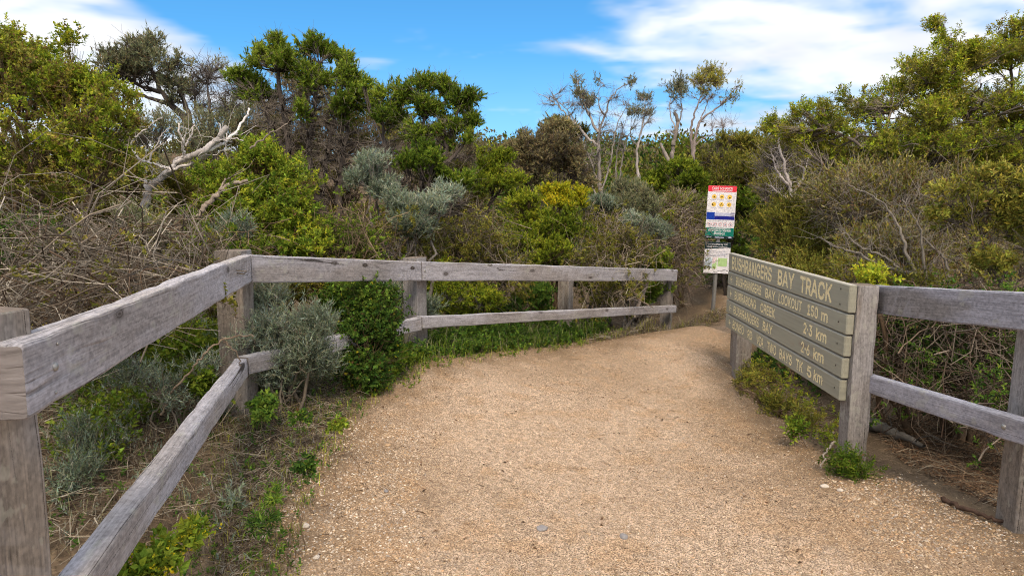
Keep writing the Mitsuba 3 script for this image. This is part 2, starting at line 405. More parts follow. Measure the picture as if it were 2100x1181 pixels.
part(fence, 'lower_rail', rail(j1 + np.array([*d_end, 0]) * 0.004, e1, 0.105, 0.075, 'mat_rail', mitre2, None))
face_l = np.array([-out_l[0], -out_l[1], 0])
part(fence, 'bolt', dome(L0 + np.array([*d_left, 0]) * 0.135 + [0, 0, -0.085] + face_l * 0.002, face_l, 0.0105))
for s, drop in ((0.16, 0.035), (0.13, 0.145)):
    part(fence, 'nail', dome(L0 + np.array([*d_left, 0]) * s + [0, 0, -drop] + face_l * 0.001, face_l, 0.004))
face_e = np.array([-out_e[0], -out_e[1], 0])
for px in (J + np.array([*d_end, 0]) * 0.03, J + (E - J) * 0.57, E - np.array([*d_end, 0]) * 0.12):
    part(fence, 'bolt', dome(px + [0, 0, -0.085] + face_e * 0.002, face_e, 0.012))

# ------------------------------------------------------------------ the track sign of routed boards
def sign_paint(p, n, uv):
    u, v = p.y, p.z
    g = fbm(u * 2.5, v * 90, 2.0, 4)
    patch = fbm(u * 3, v * 9, 4.0, 4)
    c = mix((0.30, 0.297, 0.245), (0.255, 0.253, 0.21), patch)
    c = c * (0.86 + 0.28 * g)
    worn = smoothstep(0.60, 0.74, fbm(u * 5 + 3, v * 60, 6.0, 4)) * smoothstep(0.55, 0.75, fbm(u * 1.2, v * 5, 3.0, 3))
    c = mix(c, (0.24, 0.20, 0.16), worn * 0.9)
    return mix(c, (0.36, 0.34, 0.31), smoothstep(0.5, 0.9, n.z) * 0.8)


def letter_paint(p, n, uv):
    f = smoothstep(0.60, 0.72, fbm(p.y * 30, p.z * 60, 1.0, 3))
    return mix((0.80, 0.70, 0.44), (0.52, 0.46, 0.31), f * 0.6)


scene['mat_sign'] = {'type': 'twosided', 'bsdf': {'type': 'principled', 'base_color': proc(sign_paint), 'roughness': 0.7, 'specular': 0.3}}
scene['mat_letter'] = {'type': 'twosided', 'bsdf': {'type': 'diffuse', 'reflectance': proc(letter_paint)}}
scene['mat_dark_metal'] = {'type': 'twosided', 'bsdf': {'type': 'diffuse', 'reflectance': rgb(0.05, 0.045, 0.04)}}

S_far, S_near = np.array((2.05, 6.441, 1.121)), np.array((1.974, 3.969, 1.104))
S_far[2] = S_near[2] = 1.112
SL = float(np.linalg.norm(S_near - S_far))
eu = (S_near - S_far) / SL; ez = np.array([0, 0, 1.0]); en = np.cross(eu, ez)
FRAME = np.eye(4); FRAME[:3, 0], FRAME[:3, 1], FRAME[:3, 2], FRAME[:3, 3] = eu, ez, en, S_far


def text_at(text, u0, u1, base, height, depth, bold=True):
    m = meshkit.text_mesh(text, height, depth, bold)
    (x0, _, _), (x1, _, _) = m.bounds
    m.apply_translation([-x0, 0, 0]); m.apply_scale([(u1 - u0) / (x1 - x0), 1, 1]); m.apply_translation([u0, base, 0])
    flat_ = to_manifold(m).slice(depth / 2).offset(height * 0.022, m3.JoinType.Round, 2.0, 8).simplify(height * 0.008)   # a router's broad, round-ended strokes
    q = m3.Manifold.extrude(flat_, depth).to_mesh()
    return trimesh.Trimesh(np.array(q.vert_properties[:, :3], float), np.array(q.tri_verts), process=False)


def arrow(u, base, h):
    a = shapely.union_all([shapely.LineString([(u, base + h * .5), (u + h * .85, base + h * .5)]).buffer(h * .09, cap_style='flat'),
                           shapely.LineString([(u + h * .36, base + h * .9), (u, base + h * .5), (u + h * .36, base + h * .1)]).buffer(h * .09, join_style='mitre')])
    return trimesh.creation.extrude_polygon(a, 0.01, engine='earcut')


def to_manifold(m):
    m = m.copy(); m.merge_vertices()
    return m3.Manifold(m3.Mesh(np.asarray(m.vertices, np.float32), np.asarray(m.faces, np.uint32)))


def placed(m):
    m = m.copy(); m.apply_transform(FRAME); return m


sign = thing('track_sign', 'olive green timber sign of five routed boards giving track names and distances', 'sign')
sp = S_near - eu * 0.005 - en * 0.125
part(sign, 'post', post(sp[0] - 0.012, sp[1] + 0.05, 1.105, 0.118, 0.15, -5, lean=(0.012, 0.0)), 'grey near post that carries the sign boards and the right-hand rails')
fp = S_far + eu * 0.14 - en * 0.118
part(sign, 'post', post(fp[0], fp[1], 1.06, 0.14, 0.15, -5))
part(sign, 'post', post(fp[0] + 0.10, fp[1] + 0.42, 0.9, 0.12, 0.12, -5))
TH = 0.046
rows = [(-0.168, 0.166, [('BUSHRANGERS', .045, .475), ('BAY', .53, .66), ('TRACK', .705, .91)], 0.106, 0),
        (-0.300, 0.122, [('BUSHRANGERS', .105, .385), ('BAY', .425, .515), ('LOOKOUT', .545, .725), ('150', .765, .835), ('m', .855, .895)], 0.070, 1),
        (-0.435, 0.125, [('BURRABONG', .095, .34), ('CREEK', .385, .52), ('2·3', .745, .805), ('km', .83, .895)], 0.070, 1),
        (-0.572, 0.126, [('BUSHRANGERS', .09, .375), ('BAY', .415, .505), ('2·6', .735, .795), ('km', .82, .885)], 0.070, 1),
        (-0.712, 0.128, [('BONEO', .085, .22), ('RD', .265, .315), ('VIA', .36, .43), ('TWO', .465, .545), ('BAYS', .575, .675), ('TK', .705, .755), ('5', .77 + .015, .80 + .015), ('km', .83, .885)], 0.070, 1)]
for k, (zb, hh, words, th, arr) in enumerate(rows):
    words = [(t, a + (0.0 if k < 4 else 0.0), b) for t, a, b in words]
    end = SL - 0.012 * k + 0.012
    start = -0.008 * k + 0.006
    c = 0.006
    prof = m3.CrossSection([[(start, zb), (end, zb), (end, zb + hh), (start, zb + hh)]]).offset(-c, m3.JoinType.Miter).offset(c, m3.JoinType.Round, 2.0, 16)
    body = m3.Manifold.hull(m3.Manifold.extrude(prof, TH - 2 * c).translate([0, 0, -TH + c]) + m3.Manifold.extrude(prof.offset(-c, m3.JoinType.Miter), TH).translate([0, 0, -TH]))
    carve = [text_at(t, a * SL, b * SL, zb + (hh - th) / 2, th, 0.02) for t, a, b in words]
    if arr:
        carve.append(arrow(0.035 * SL, zb + (hh - th) / 2, th * .95))
    fill = []
    for m in carve:
        m.apply_translation([0, 0, -0.0030])
        body = body - to_manifold(m)
        g = m.copy(); g.vertices[:, 2] = np.where(g.vertices[:, 2] > 0, -0.0014, -0.0045); fill.append(g)
    mm = body.to_mesh()
    board = placed(trimesh.Trimesh(np.array(mm.vert_properties[:, :3]), np.array(mm.tri_verts), process=False))
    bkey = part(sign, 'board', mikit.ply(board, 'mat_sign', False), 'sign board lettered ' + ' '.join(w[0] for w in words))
    for g, nm in zip(fill, ['word'] * len(words) + ['arrow']):
        part(bkey, nm, mikit.ply(placed(g), 'mat_letter', False))
    for un, zn in ([(SL - 0.105, zb + hh * .5)] if k else [(SL - 0.10, zb + hh * .22), (SL - 0.10, zb + hh * .78)]):
        part(bkey, 'nail', dome(S_far + eu * un + ez * zn + en * 0.001, en, 0.0055, 'mat_dark_metal'))

# ------------------------------------------------------------------ the fence on the right
fence2 = thing('timber_fence', 'dark weathered timber fence with split rails running off to the right of the track sign', 'fence')
rp = np.array((2.329, 3.046, 0.506))
part(fence2, 'post', post(rp[0] + 0.09, rp[1], (2.325, 3.071, 1.179)[2], 0.15, 0.15, -6, lean=(0.03, 0)))
RA, RB = np.array((2.168, 4.099, 1.091)), np.array((2.219, 2.824, 1.215))
ra, rb = np.array((2.114, 4.001, 0.569)), np.array((2.219, 2.753, 0.661))


def rail_right(A, B, h, t):
    A, B = np.array(A), np.array(B)
    return rail(A, B, h, t, 'mat_old_rail')


dR = unit(RB - RA); RB = RA + dR * (np.linalg.norm(RB - RA) + 1.25); dr0 = unit(rb - ra); rl0 = np.linalg.norm(rb - ra); rb = ra + dr0 * (rl0 + 1.25)
part(fence2, 'post', post(RB[0] + 0.13, RB[1] + 0.12, RB[2] + 0.02, 0.15, 0.15, -6))
part(fence2, 'top_rail', rail_right(RA, RB, 0.168, 0.06))
part(fence2, 'lower_rail', rail_right(ra, rb, 0.108, 0.07), 'lower rail with a ragged split upper edge')
dr_ = unit((rb - ra)[:2]); nr = np.array([dr_[1], -dr_[0], 0])
for t in (0.84,):
    part(fence2, 'bolt', dome(ra + dr0 * rl0 * t + [0, 0, -0.05] + nr * 0.002, nr, 0.0125))

# ------------------------------------------------------------------ the park information sign
def flat(*c, rough=0.45):
    return {'type': 'twosided', 'bsdf': {'type': 'principled', 'base_color': rgb(*c), 'roughness': rough, 'specular': 0.3}}


for nm, c in dict(red=lin(226, 58, 78), white=lin(226, 226, 236), blue=lin(20, 62, 170), navy=lin(28, 36, 140), green=lin(16, 120, 108), dark=lin(22, 46, 52), yellow=lin(238, 200, 96), black=lin(104, 88, 52), pale=lin(190, 196, 226),
                  ring=lin(190, 90, 104), map_green=lin(176, 210, 150), map_blue=lin(198, 214, 230), map_pink=lin(222, 206, 214), text=lin(120, 126, 150)).items():
    scene['mat_print_' + nm] = flat(*[float(x) for x in c])

info = thing('information_sign', 'tall narrow park information sign with two printed panels on a metal pole', 'sign')
ip = np.array((3.288, 11.062, -0.192)); 
pole_base = np.array([ip[0], ip[1], gz(ip[0], ip[1]) - 0.2])
pole_top = np.array((3.36, 11.311, 1.752)); pole_top[1] = ip[1] - 0.01
m = trimesh.creation.cylinder(0.032, segment=[pole_base, pole_top], sections=20)
part(info, 'pole', mikit.ply(m, 'mat_metal', 40))
IW, IH = (3.568, 11.271, 1.83)[0] - (3.122, 11.271, 1.83)[0], (3.345, 11.271, 1.83)[2] - (3.345, 11.163, 0.993)[2]
lean = unit(pole_top - pole_base)
ie = unit(np.array([1, -0.12, 0])); ie = unit(ie - lean * (ie @ lean)); inn = np.cross(ie, lean)


def sheet(poly, z, th=0.0016):
    m = trimesh.creation.extrude_polygon(poly, th, engine='earcut'); m.apply_translation([0, 0, z]); return m


def panel_frame(center_top):
    F = np.eye(4); F[:3, 0], F[:3, 1], F[:3, 2], F[:3, 3] = ie, lean, inn, center_top; return F


def put(parent, name, mesh, F, mat, label=None):
    m = mesh.copy(); m.apply_transform(F)
    return part(parent, name, mikit.ply(m, mat, False), label)


def rect(x0, y0, x1, y1): return shapely.box(x0, y0, x1, y1)


def label_text(text, xc, y, h, w, z, bold=True):
    m = meshkit.text_mesh(text, h, 0.0012, bold); (a, _, _), (b, _, _) = m.bounds
    m.apply_translation([-(a + b) / 2, 0, 0]); m.apply_scale([w / (b - a), 1, 1]); m.apply_translation([xc, y, z]); return m


F1 = panel_frame(np.array([(3.36, 11.321, 1.831)[0], pole_top[1] - 0.05, (3.36, 11.321, 1.831)[2]]))
w2 = IW / 2
p1 = put(info, 'upper_panel', sheet(rect(-w2, -IH, w2, 0).buffer(-.02).buffer(.02), 0, 0.004), F1, 'mat_print_white', 'upper panel with red heading, hazard symbols and green emergency strip')
put(p1, 'red_heading', sheet(rect(-w2 + .001, -0.095, w2 - .001, -0.001).buffer(-.015).buffer(.015), 0.0045), F1, 'mat_print_red')
put(p1, 'heading_lettering', label_text('CAPE SCHANCK', 0.0, -0.062, 0.038, IW * .72, 0.0065), F1, 'mat_print_white')
put(p1, 'heading_underline', sheet(rect(-w2 * .7, -0.083, w2 * .68, -0.074), 0.0065), F1, 'mat_print_white')
icons = []; glyphs = []
for r in range(2):
    for c in range(3):
        x, y = (-0.118 + c * 0.118) * IW / 0.44, -0.175 - r * 0.122
        icons.append(sheet(shapely.Point(x, y).buffer(0.036), 0.0045))
        g = [shapely.Polygon([(-.018, -.012), (.018, -.012), (.0, .014)]), shapely.Polygon([(-.022, .0), (-.005, .016), (.016, .0), (.012, -.012)]), shapely.Point(0.004, -.012).buffer(.014),
             shapely.Point(-.008, 0).buffer(.022).difference(shapely.Point(.004, .004).buffer(.017)), shapely.LineString([(-.016, -.016), (0, .014), (.014, -.012)]).buffer(.004), rect(-.015, -.014, .006, .012)][r * 3 + c]
        glyphs.append(sheet(shapely.affinity.translate(g, x, y), 0.0065))
        glyphs.append(sheet(rect(x - .034, y - .056, x + .034, y - .050), 0.0045, .0008))
for g in icons: put(p1, 'warning_symbol', g, F1, 'mat_print_yellow')
for g in glyphs[0::2]: put(p1, 'symbol_glyph', g, F1, 'mat_print_black')
for g in glyphs[1::2]: put(p1, 'symbol_caption', g, F1, 'mat_print_text')
top_b = -IH * 0.505
put(p1, 'blue_block', sheet(rect(-w2 + .002, top_b - .115, -w2 + .13, top_b), 0.0045), F1, 'mat_print_blue')
put(p1, 'navy_block', sheet(rect(-w2 + .131, top_b - .115, w2 - .006, top_b - .058), 0.0045), F1, 'mat_print_navy')
put(p1, 'pale_text_block', sheet(rect(-w2 + .131, top_b - .056, w2 - .07, top_b - .004), 0.0045), F1, 'mat_print_pale')
for y0, y1 in ((-.016, -.003), (-.048, -.034)): put(p1, 'navy_stripe', sheet(rect(w2 - .068, top_b + y0, w2 - .006, top_b + y1), 0.0045), F1, 'mat_print_navy')
rings, marks = [], []
for c in range(5):
    x, y = (-0.16 + c * 0.08) * IW / 0.44, top_b - 0.19
    rings.append(sheet(shapely.Point(x, y).buffer(.029).difference(shapely.Point(x, y).buffer(.024)), 0.0045))
    marks.append(sheet(shapely.affinity.translate([rect(-.012, -.006, .012, .006), shapely.Point(0, 0).buffer(.011), rect(-.004, -.014, .004, .014), shapely.Polygon([(-.014, -.01), (.014, -.01), (0, .014)]), rect(-.006, -.013, .006, .008)][c], x, y), 0.0045))
    marks.append(sheet(rect(x - .028, y - .044, x + .028, y - .039), 0.0045, .0008))
marks.append(sheet(rect(-w2 + .03, top_b - .142, w2 * .5, top_b - .136), 0.0045, .0008))
for g in rings: put(p1, 'prohibition_ring', g, F1, 'mat_print_ring')
for g in marks[0:10:2]: put(p1, 'ring_glyph', g, F1, 'mat_print_text')
for g in marks[1:10:2] + marks[10:]: put(p1, 'ring_caption', g, F1, 'mat_print_text')
put(p1, 'green_strip', sheet(rect(-w2 + .001, -IH * .955, w2 - .001, -IH * .80), 0.0045), F1, 'mat_print_green')
put(p1, 'strip_lettering', label_text('Emergency Marker', 0, -IH * .868, 0.030, IW * .8, 0.0065), F1, 'mat_print_white')
put(p1, 'marker_code', label_text('MOR600', 0, -IH * .928, 0.033, IW * .38, 0.0065), F1, 'mat_print_white')
put(p1, 'strip_line', sheet(rect(-w2 * .75, -IH * .826, w2 * .75, -IH * .817), .0065), F1, 'mat_print_white')
put(p1, 'black_footer', sheet(rect(-w2 + .001, -IH + .001, w2 - .001, -IH * .957), 0.0045), F1, 'mat_print_dark')
put(p1, 'footer_emblem', sheet(shapely.affinity.scale(shapely.Point(w2 * .75, -IH * .977).buffer(.016), 1.7, .8), .0065), F1, 'mat_print_pale')
for r in (rect(-w2 * .9, -IH * .98, -w2 * .55, -IH * .97), rect(-w2 * .3, -IH * .99, w2 * .35, -IH * .975)): put(p1, 'footer_line', sheet(r, .0065), F1, 'mat_print_pale')
F2 = panel_frame(np.array([(3.32, 11.206, 0.935)[0], pole_top[1] - 0.05, (3.32, 11.206, 0.935)[2]]))
w3, H3 = IW * 0.455, (3.296, 11.126, 0.939)[2] - (3.296, 11.062, 0.435)[2]
p2 = put(info, 'lower_panel', sheet(rect(-w3, -H3, w3, 0), 0, 0.004), F2, 'mat_print_white', 'lower panel, a trail notice with maps under a dark heading')
put(p2, 'dark_heading', sheet(shapely.Polygon([(-w3 + .001, -.001), (w3 - .001, -.001), (w3 - .001, -.085), (-w3 + .001, -.118)]), .0045), F2, 'mat_print_dark')
for t, y in (('Two Bays Walking Trail', -.045), ('repair works continuing', -.085)): put(p2, 'heading_lettering', label_text(t, -0.01, y, .021, w3 * 1.55, .0065), F2, 'mat_print_white')
for y, x in ((-.155, .6), (-.185, .85), (-.208, .8), (-.228, .7)): put(p2, 'text_line', sheet(rect(-w3 * .9, y, w3 * x, y + .006), .0045, .0008), F2, 'mat_print_text')
put(p2, 'map_sea', sheet(rect(-w3 * .92, -.43, -w3 * .35, -.25), .0045), F2, 'mat_print_map_blue')
put(p2, 'map_town', sheet(shapely.Polygon([(-w3 * .35, -.25), (w3 * .0, -.25), (-w3 * .1, -.33), (-w3 * .35, -.36)]), .0045), F2, 'mat_print_map_pink')
for g in (shapely.Polygon([(-w3 * .35, -.362), (-w3 * .1, -.332), (0, -.252), (0, -.43), (-w3 * .35, -.43)]), rect(w3 * .08, -.39, w3 * .8, -.255)): put(p2, 'map_land', sheet(g, .0045), F2, 'mat_print_map_green')
put(p2, 'corner_line', sheet(shapely.LineString([(-w3 * .2, -H3 + .015), (w3 * .7, -H3 + .06), (w3 * .95, -H3 + .035)]).buffer(.003), .0045), F2, 'mat_print_dark')



# ------------------------------------------------------------------ plants: limbs that divide towards the tips, and leaves on the tips
def bend(A, B, rs, n=5, sag=0.12, up=0.25):
    """Curved branches from A (k,3) to B (k,3) as n points each."""
    d = B - A; L = np.linalg.norm(d, axis=1, keepdims=True)
    ctrl = A + d * 0.5 + rs.normal(0, sag, A.shape) * L + np.array([0, 0, -1.0]) * up * L * 0.4
    t = np.linspace(0, 1, n)[None, :, None]
    P = (1 - t) ** 2 * A[:, None] + 2 * t * (1 - t) * ctrl[:, None] + t ** 2 * B[:, None]
    P[:, 1:-1] += rs.normal(0, 0.03, P[:, 1:-1].shape) * L[:, None]
    return P


def leaf_mesh(pos, direction, normal, length, width, fold=0.25, round_=0.5, one=False):
    """Folded leaves of 2 triangles each, or (one) narrow leaves of a single triangle."""
    direction = unit(direction); side = unit(np.cross(direction, normal)); nrm = np.cross(side, direction)
    L, W = length[:, None], width[:, None]
    if one:
        v = np.stack([pos + side * W * 0.5, pos + direction * L - nrm * L * 0.1, pos - side * W * 0.5], 1).reshape(-1, 3)
        return v, np.arange(len(v)).reshape(-1, 3)
    a = pos
    b = pos + direction * L * round_ + side * W * 0.5 + nrm * W * fold
    c = pos + direction * L - nrm * L * 0.12
    d = pos + direction * L * round_ - side * W * 0.5 + nrm * W * fold
    v = np.stack([a, b, c, d], 1).reshape(-1, 3)
    o = np.arange(len(pos))[:, None] * 4
    f = np.concatenate([o + [0, 1, 2], o + [0, 2, 3]], 1).reshape(-1, 3)
    return v, f


def sprigs(tips, out, rs, kind, clump):
    """Leaves of all shoots at the tips. kind: dict(shoots, spread, n, shoot, len, wid, angle, up, colours)."""
    S, n = kind['shoots'], kind['n']
    k = len(tips)
    P = np.repeat(tips, S, 0) + rs.normal(0, kind['spread'], (k * S, 3))
    D = unit(np.repeat(out, S, 0) * 0.7 + rs.normal(0, 0.55, (k * S, 3)) + np.array([0, 0, kind['up']]))
    C = np.repeat(clump, S)
    t = (np.arange(n)[None] + rs.uniform(0, 1, (k * S, n))) / n
    sl = kind['shoot'] * rs.uniform(0.6, 1.35, (k * S, 1))
    base = P[:, None] + D[:, None] * ((t - 0.35) * sl)[..., None]
    ref = unit(rs.normal(0, 1, (k * S, 3)))
    A = unit(np.cross(D, ref)); B = np.cross(D, A)
    phi = np.arange(n)[None] * 2.4 + rs.uniform(0, 0.7, (k * S, n))
    rad = np.cos(phi)[..., None] * A[:, None] + np.sin(phi)[..., None] * B[:, None]
    th = np.radians(kind['angle']) * rs.uniform(0.6, 1.25, (k * S, n)) * (1.15 - 0.5 * t)
    dirs = np.cos(th)[..., None] * D[:, None] + np.sin(th)[..., None] * rad
    nrm = np.cross(dirs, np.cross(D[:, None], dirs) + 1e-6) + rs.normal(0, 0.3, dirs.shape)
    m = k * S * n
    size = rs.uniform(0.65, 1.25, m)
    v, f = leaf_mesh(base.reshape(m, 3), dirs.reshape(m, 3), nrm.reshape(m, 3), kind['len'] * size, kind['wid'] * size * rs.uniform(0.8, 1.2, m), one=kind.get('one', False))
    cols = np.array(kind['colours'])
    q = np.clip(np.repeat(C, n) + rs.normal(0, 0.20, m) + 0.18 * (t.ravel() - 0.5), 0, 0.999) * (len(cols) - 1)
    i = q.astype(int); fr = (q - i)[:, None]
    col = cols[i] * (1 - fr) + cols[np.minimum(i + 1, len(cols) - 1)] * fr
    col = col * rs.uniform(0.70, 1.30, (m, 1)) * np.stack([rs.uniform(0.82, 1.22, m), np.ones(m), rs.uniform(0.75, 1.2, m)], 1)
    odd = rs.uniform(0, 1, m)
    col = np.where((odd < kind.get('brown', 0.02))[:, None], np.array(kind.get('odd', (0.20, 0.12, 0.06))) * rs.uniform(0.6, 1.3, (m, 1)), col)
    return v, f, np.repeat(col, 3 if kind.get('one') else 4, 0)


def kind(base, **more):
    return {**base, **more}


def G_(*s): return [tuple(float(v) for v in np.array(c)) for c in s]


GREEN = G_((0.066, 0.114, 0.017), (0.126, 0.198, 0.026), (0.228, 0.318, 0.042), (0.360, 0.444, 0.066))
YELLOWGREEN = G_((0.090, 0.136, 0.020), (0.181, 0.245, 0.029), (0.318, 0.390, 0.044), (0.490, 0.525, 0.054))
OLIVE = G_((0.105, 0.108, 0.025), (0.185, 0.188, 0.040), (0.285, 0.285, 0.058), (0.43, 0.41, 0.095))
DARK = G_((0.036, 0.077, 0.021), (0.070, 0.142, 0.030), (0.131, 0.231, 0.040), (0.242, 0.363, 0.060))
GREYGREEN = G_((0.117, 0.133, 0.082), (0.195, 0.211, 0.129), (0.273, 0.282, 0.166), (0.351, 0.351, 0.195))
SILVER = G_((0.120, 0.156, 0.108), (0.210, 0.258, 0.192), (0.312, 0.372, 0.288), (0.480, 0.540, 0.432))
BROWNOLIVE = G_((0.135, 0.112, 0.068), (0.225, 0.198, 0.112), (0.315, 0.282, 0.149), (0.427, 0.405, 0.192))
YELLOW = G_((0.202, 0.265, 0.025), (0.389, 0.404, 0.031), (0.590, 0.528, 0.031), (0.745, 0.621, 0.047))

BROAD = dict(shoots=3, spread=0.035, n=11, shoot=0.085, len=0.038, wid=0.019, angle=62, up=0.45, colours=GREEN)
TUFT = dict(shoots=3, spread=0.03, n=14, shoot=0.09, len=0.040, wid=0.0155, one=True, angle=42, up=0.6, colours=DARK)
FINE = dict(shoots=4, spread=0.06, n=12, shoot=0.13, len=0.036, wid=0.0125, one=True, angle=40, up=0.5, colours=GREYGREEN, brown=0.05)
NEEDLE = dict(shoots=4, spread=0.035, n=13, shoot=0.11, len=0.036, wid=0.0085, one=True, angle=38, up=0.75, colours=SILVER, brown=0.0)
TINY = dict(shoots=4, spread=0.045, n=12, shoot=0.07, len=0.022, wid=0.013, angle=60, up=0.2, colours=GREEN)

BARK_DARK = (0.085, 0.072, 0.066)
BARK_GREY = (0.17, 0.155, 0.145)
BARK_PALE = (0.38, 0.355, 0.34)
BARK_BROWN = (0.13, 0.092, 0.062)


def bark_colour(P, rs, base, sides):
    """Streaky bark colour per tube, per ring."""
    B, n = P.shape[:2]
    c = np.array(base) * rs.uniform(0.7, 1.35, (B, 1, 1)) * rs.uniform(0.82, 1.18, (B, n, 1)) * np.array([1.0, 1.0, 1.0])
    c = np.repeat(c[:, :, None], sides, 2) * rs.uniform(0.85, 1.15, (B, n, sides, 1))
    return c.reshape(-1, 3)


def sample_lobes(lobes, n, rs, shell=0.55, clump=0, lift=0.0, csize=0.1):
    """Points in the lobes; clump: about so many points gather into one clump at a twig's end."""
    L = np.array(lobes, float)
    m = max(3, int(n / clump)) if clump else n
    w = (L[:, 3] * L[:, 4] * L[:, 5]) ** 0.6; w /= w.sum()
    i = rs.choice(len(L), m, p=w)
    d = unit(unit(rs.normal(0, 1, (m, 3))) + np.array([0, 0, lift]))
    r = rs.uniform(0, 1, m) ** shell
    lump = 0.70 + 0.5 * meshkit.noise(d * 2.3 + i[:, None] * 7.1, 3)
    c, o = L[i, :3] + d * (r * lump)[:, None] * L[i, 3:6], d * r[:, None]
    if not clump: return c, o
    j = np.concatenate([np.arange(m), rs.integers(0, m, max(0, n - m))])
    size = np.minimum(0.22 * (L[i, 3] * L[i, 4] * L[i, 5]) ** (1 / 3) + 0.01, csize) * rs.uniform(0.6, 1.35, m)
    q = rs.normal(0, 1, (len(j), 3)) * np.array([1, 1, 0.65])
    return c[j] + q * size[j, None] * 0.62, unit(o[j] * 0.6 + q * 0.5 + np.array([0, 0, 0.35])) * np.linalg.norm(o[j], axis=1, keepdims=True)


def plant(name, label, cat, lobes, leaf, tips, seed, base=None, limbs=None, bare=0, leafy=(1.0, 1.0), bark=BARK_GREY, twig=None, group=None, k1=None, r_base=0.03, r_tip=0.0028,
          fresh=0.35, second=None, shell=0.55, bare_lobes=None, branch_name='branches', twig_shoots=0, clump=11, lift=0.4, csize=0.10):
    """One shrub or tree: a thing with its branches (and trunk) and its foliage. lobes: (x, y, z, rx, ry, rz) of the crown's lumps; limbs: (points, r0, r1) of limbs that the photograph shows;
    leafy: the share of leaf-bearing tips at the bottom and at the top of the crown; bare: extra leafless twigs, in bare_lobes or the crown."""
    rs = np.random.default_rng(seed)
    key = thing(name, label, cat, group)
    Lb = np.array(lobes, float)
    if base is None: base = (float(np.average(Lb[:, 0])), float(np.average(Lb[:, 1])))
    b = np.array([base[0], base[1], gz(*base) - 0.05])
    tp, out = sample_lobes(lobes, tips, rs, shell, clump, lift, csize)
    n_leaf = len(tp)
    if bare:
        tb, ob = sample_lobes(bare_lobes or [(*l[:3], l[3] * 1.08, l[4], l[5] * 1.05) for l in lobes], bare, rs, 0.7)
        tp, out = np.vstack([tp, tb]), np.vstack([out, ob])
    okz = tp[:, 2] > gz(*base) + 0.04
    is_leaf = (np.arange(len(tp)) < n_leaf) & okz
    tp, out, is_leaf = tp[okz], out[okz], is_leaf[okz]
    wood_bag = Bag()
    nodes, node_r = [], []
    if limbs:
        for pts, r0, r1 in limbs:
            p = resample(pts, max(8, 5 * len(pts)))
            seg = np.linalg.norm(p[-1] - p[0])
            p[1:-1] += rs.normal(0, 0.008, p[1:-1].shape) * min(seg, 1.5)
            r = np.linspace(r0, r1, len(p)) * rs.uniform(0.88, 1.12, len(p))
            v, f = tubes(p[None], r[None], 7)
            wood_bag.add(v, f, bark_colour(p[None], rs, bark, 7))
            nodes.append(p[1:]); node_r.append(r[1:])
    else:
        k1 = k1 or max(3, min(9, len(lobes) + 2))
        cen, lab = kmeans2(tp, k1, iter=8, minit='points', seed=seed)
        bs = b + np.concatenate([rs.normal(0, 0.10, (k1, 2)), np.zeros((k1, 1))], 1)
        P = bend(bs, b + (cen - b) * 0.86, rs, 9, 0.07, -0.15 if k1 > 4 else 0.1)
        r1 = r_base * rs.uniform(0.6, 1.1, (k1, 1))
        R = r1 * np.linspace(1, 0.32, 9)[None]
        v, f = tubes(P, R, 6); wood_bag.add(v, f, bark_colour(P, rs, bark, 6))
        nodes += list(P[:, 2:]); node_r += list(R[:, 2:])
    N, NR = np.vstack(nodes), np.concatenate(node_r)
    # second order: one branch per cluster of tips, leaving the limb below it
    k2 = max(4, len(tp) // 14)
    cen2, lab2 = kmeans2(tp, k2, iter=5, minit='points', seed=seed + 1)
    used = np.bincount(lab2, minlength=k2) > 0
    dist = np.linalg.norm(N[None] - cen2[:, None], axis=2) + 1.2 * np.maximum(0, N[None, :, 2] - cen2[:, None, 2] + 0.05)
    near = dist.argmin(1)
    A, B2 = N[near], cen2
    B2 = A + (B2 - A) * 0.88
    P = bend(A, B2, rs, 6, 0.10, 0.22)[used]
    R = np.minimum(NR[near], np.maximum(r_tip * 2.6, NR[near] * 0.6))[used][:, None] * np.linspace(1, 0.5, 6)[None]
    v, f = tubes(P, R, 4); wood_bag.add(v, f, bark_colour(P, rs, bark, 4))
    # twigs to every tip
    idx = np.full(k2, -1); idx[used] = np.arange(used.sum())
    Q = P[idx[lab2]]
    jj = rs.integers(2, 6, len(tp))
    A3 = Q[np.arange(len(tp)), jj]
    np3 = 3 if base[1] < 7 else 2
    P3 = bend(A3, tp, rs, np3, 0.12, 0.18)
    R3 = r_tip * rs.uniform(0.7, 1.3, (len(tp), 1)) * np.linspace(1.0, 0.5, np3)[None]
    v, f = tubes(P3, R3, 3); wood_bag.add(v, f, bark_colour(P3, rs, twig or bark, 3))
    if twig_shoots:
        k = len(tp) * twig_shoots
        a0 = np.repeat(P3, twig_shoots, 0)[np.arange(k), rs.integers(0, np3, k)]
        e0 = a0 + unit(np.repeat(tp - A3, twig_shoots, 0) + rs.normal(0, 0.5, (k, 3)) * np.repeat(np.linalg.norm(tp - A3, axis=1), twig_shoots)[:, None]) * rs.uniform(0.08, 0.26, (k, 1))
        P4 = np.stack([a0, e0], 1)
        v, f = tubes(P4, r_tip * 0.55 * np.ones((k, 1)) * np.array([[1, .5]]), 3); wood_bag.add(v, f, bark_colour(P4, rs, twig or bark, 3))
    part(key, branch_name, wood_bag.ply('mat_bark', True))
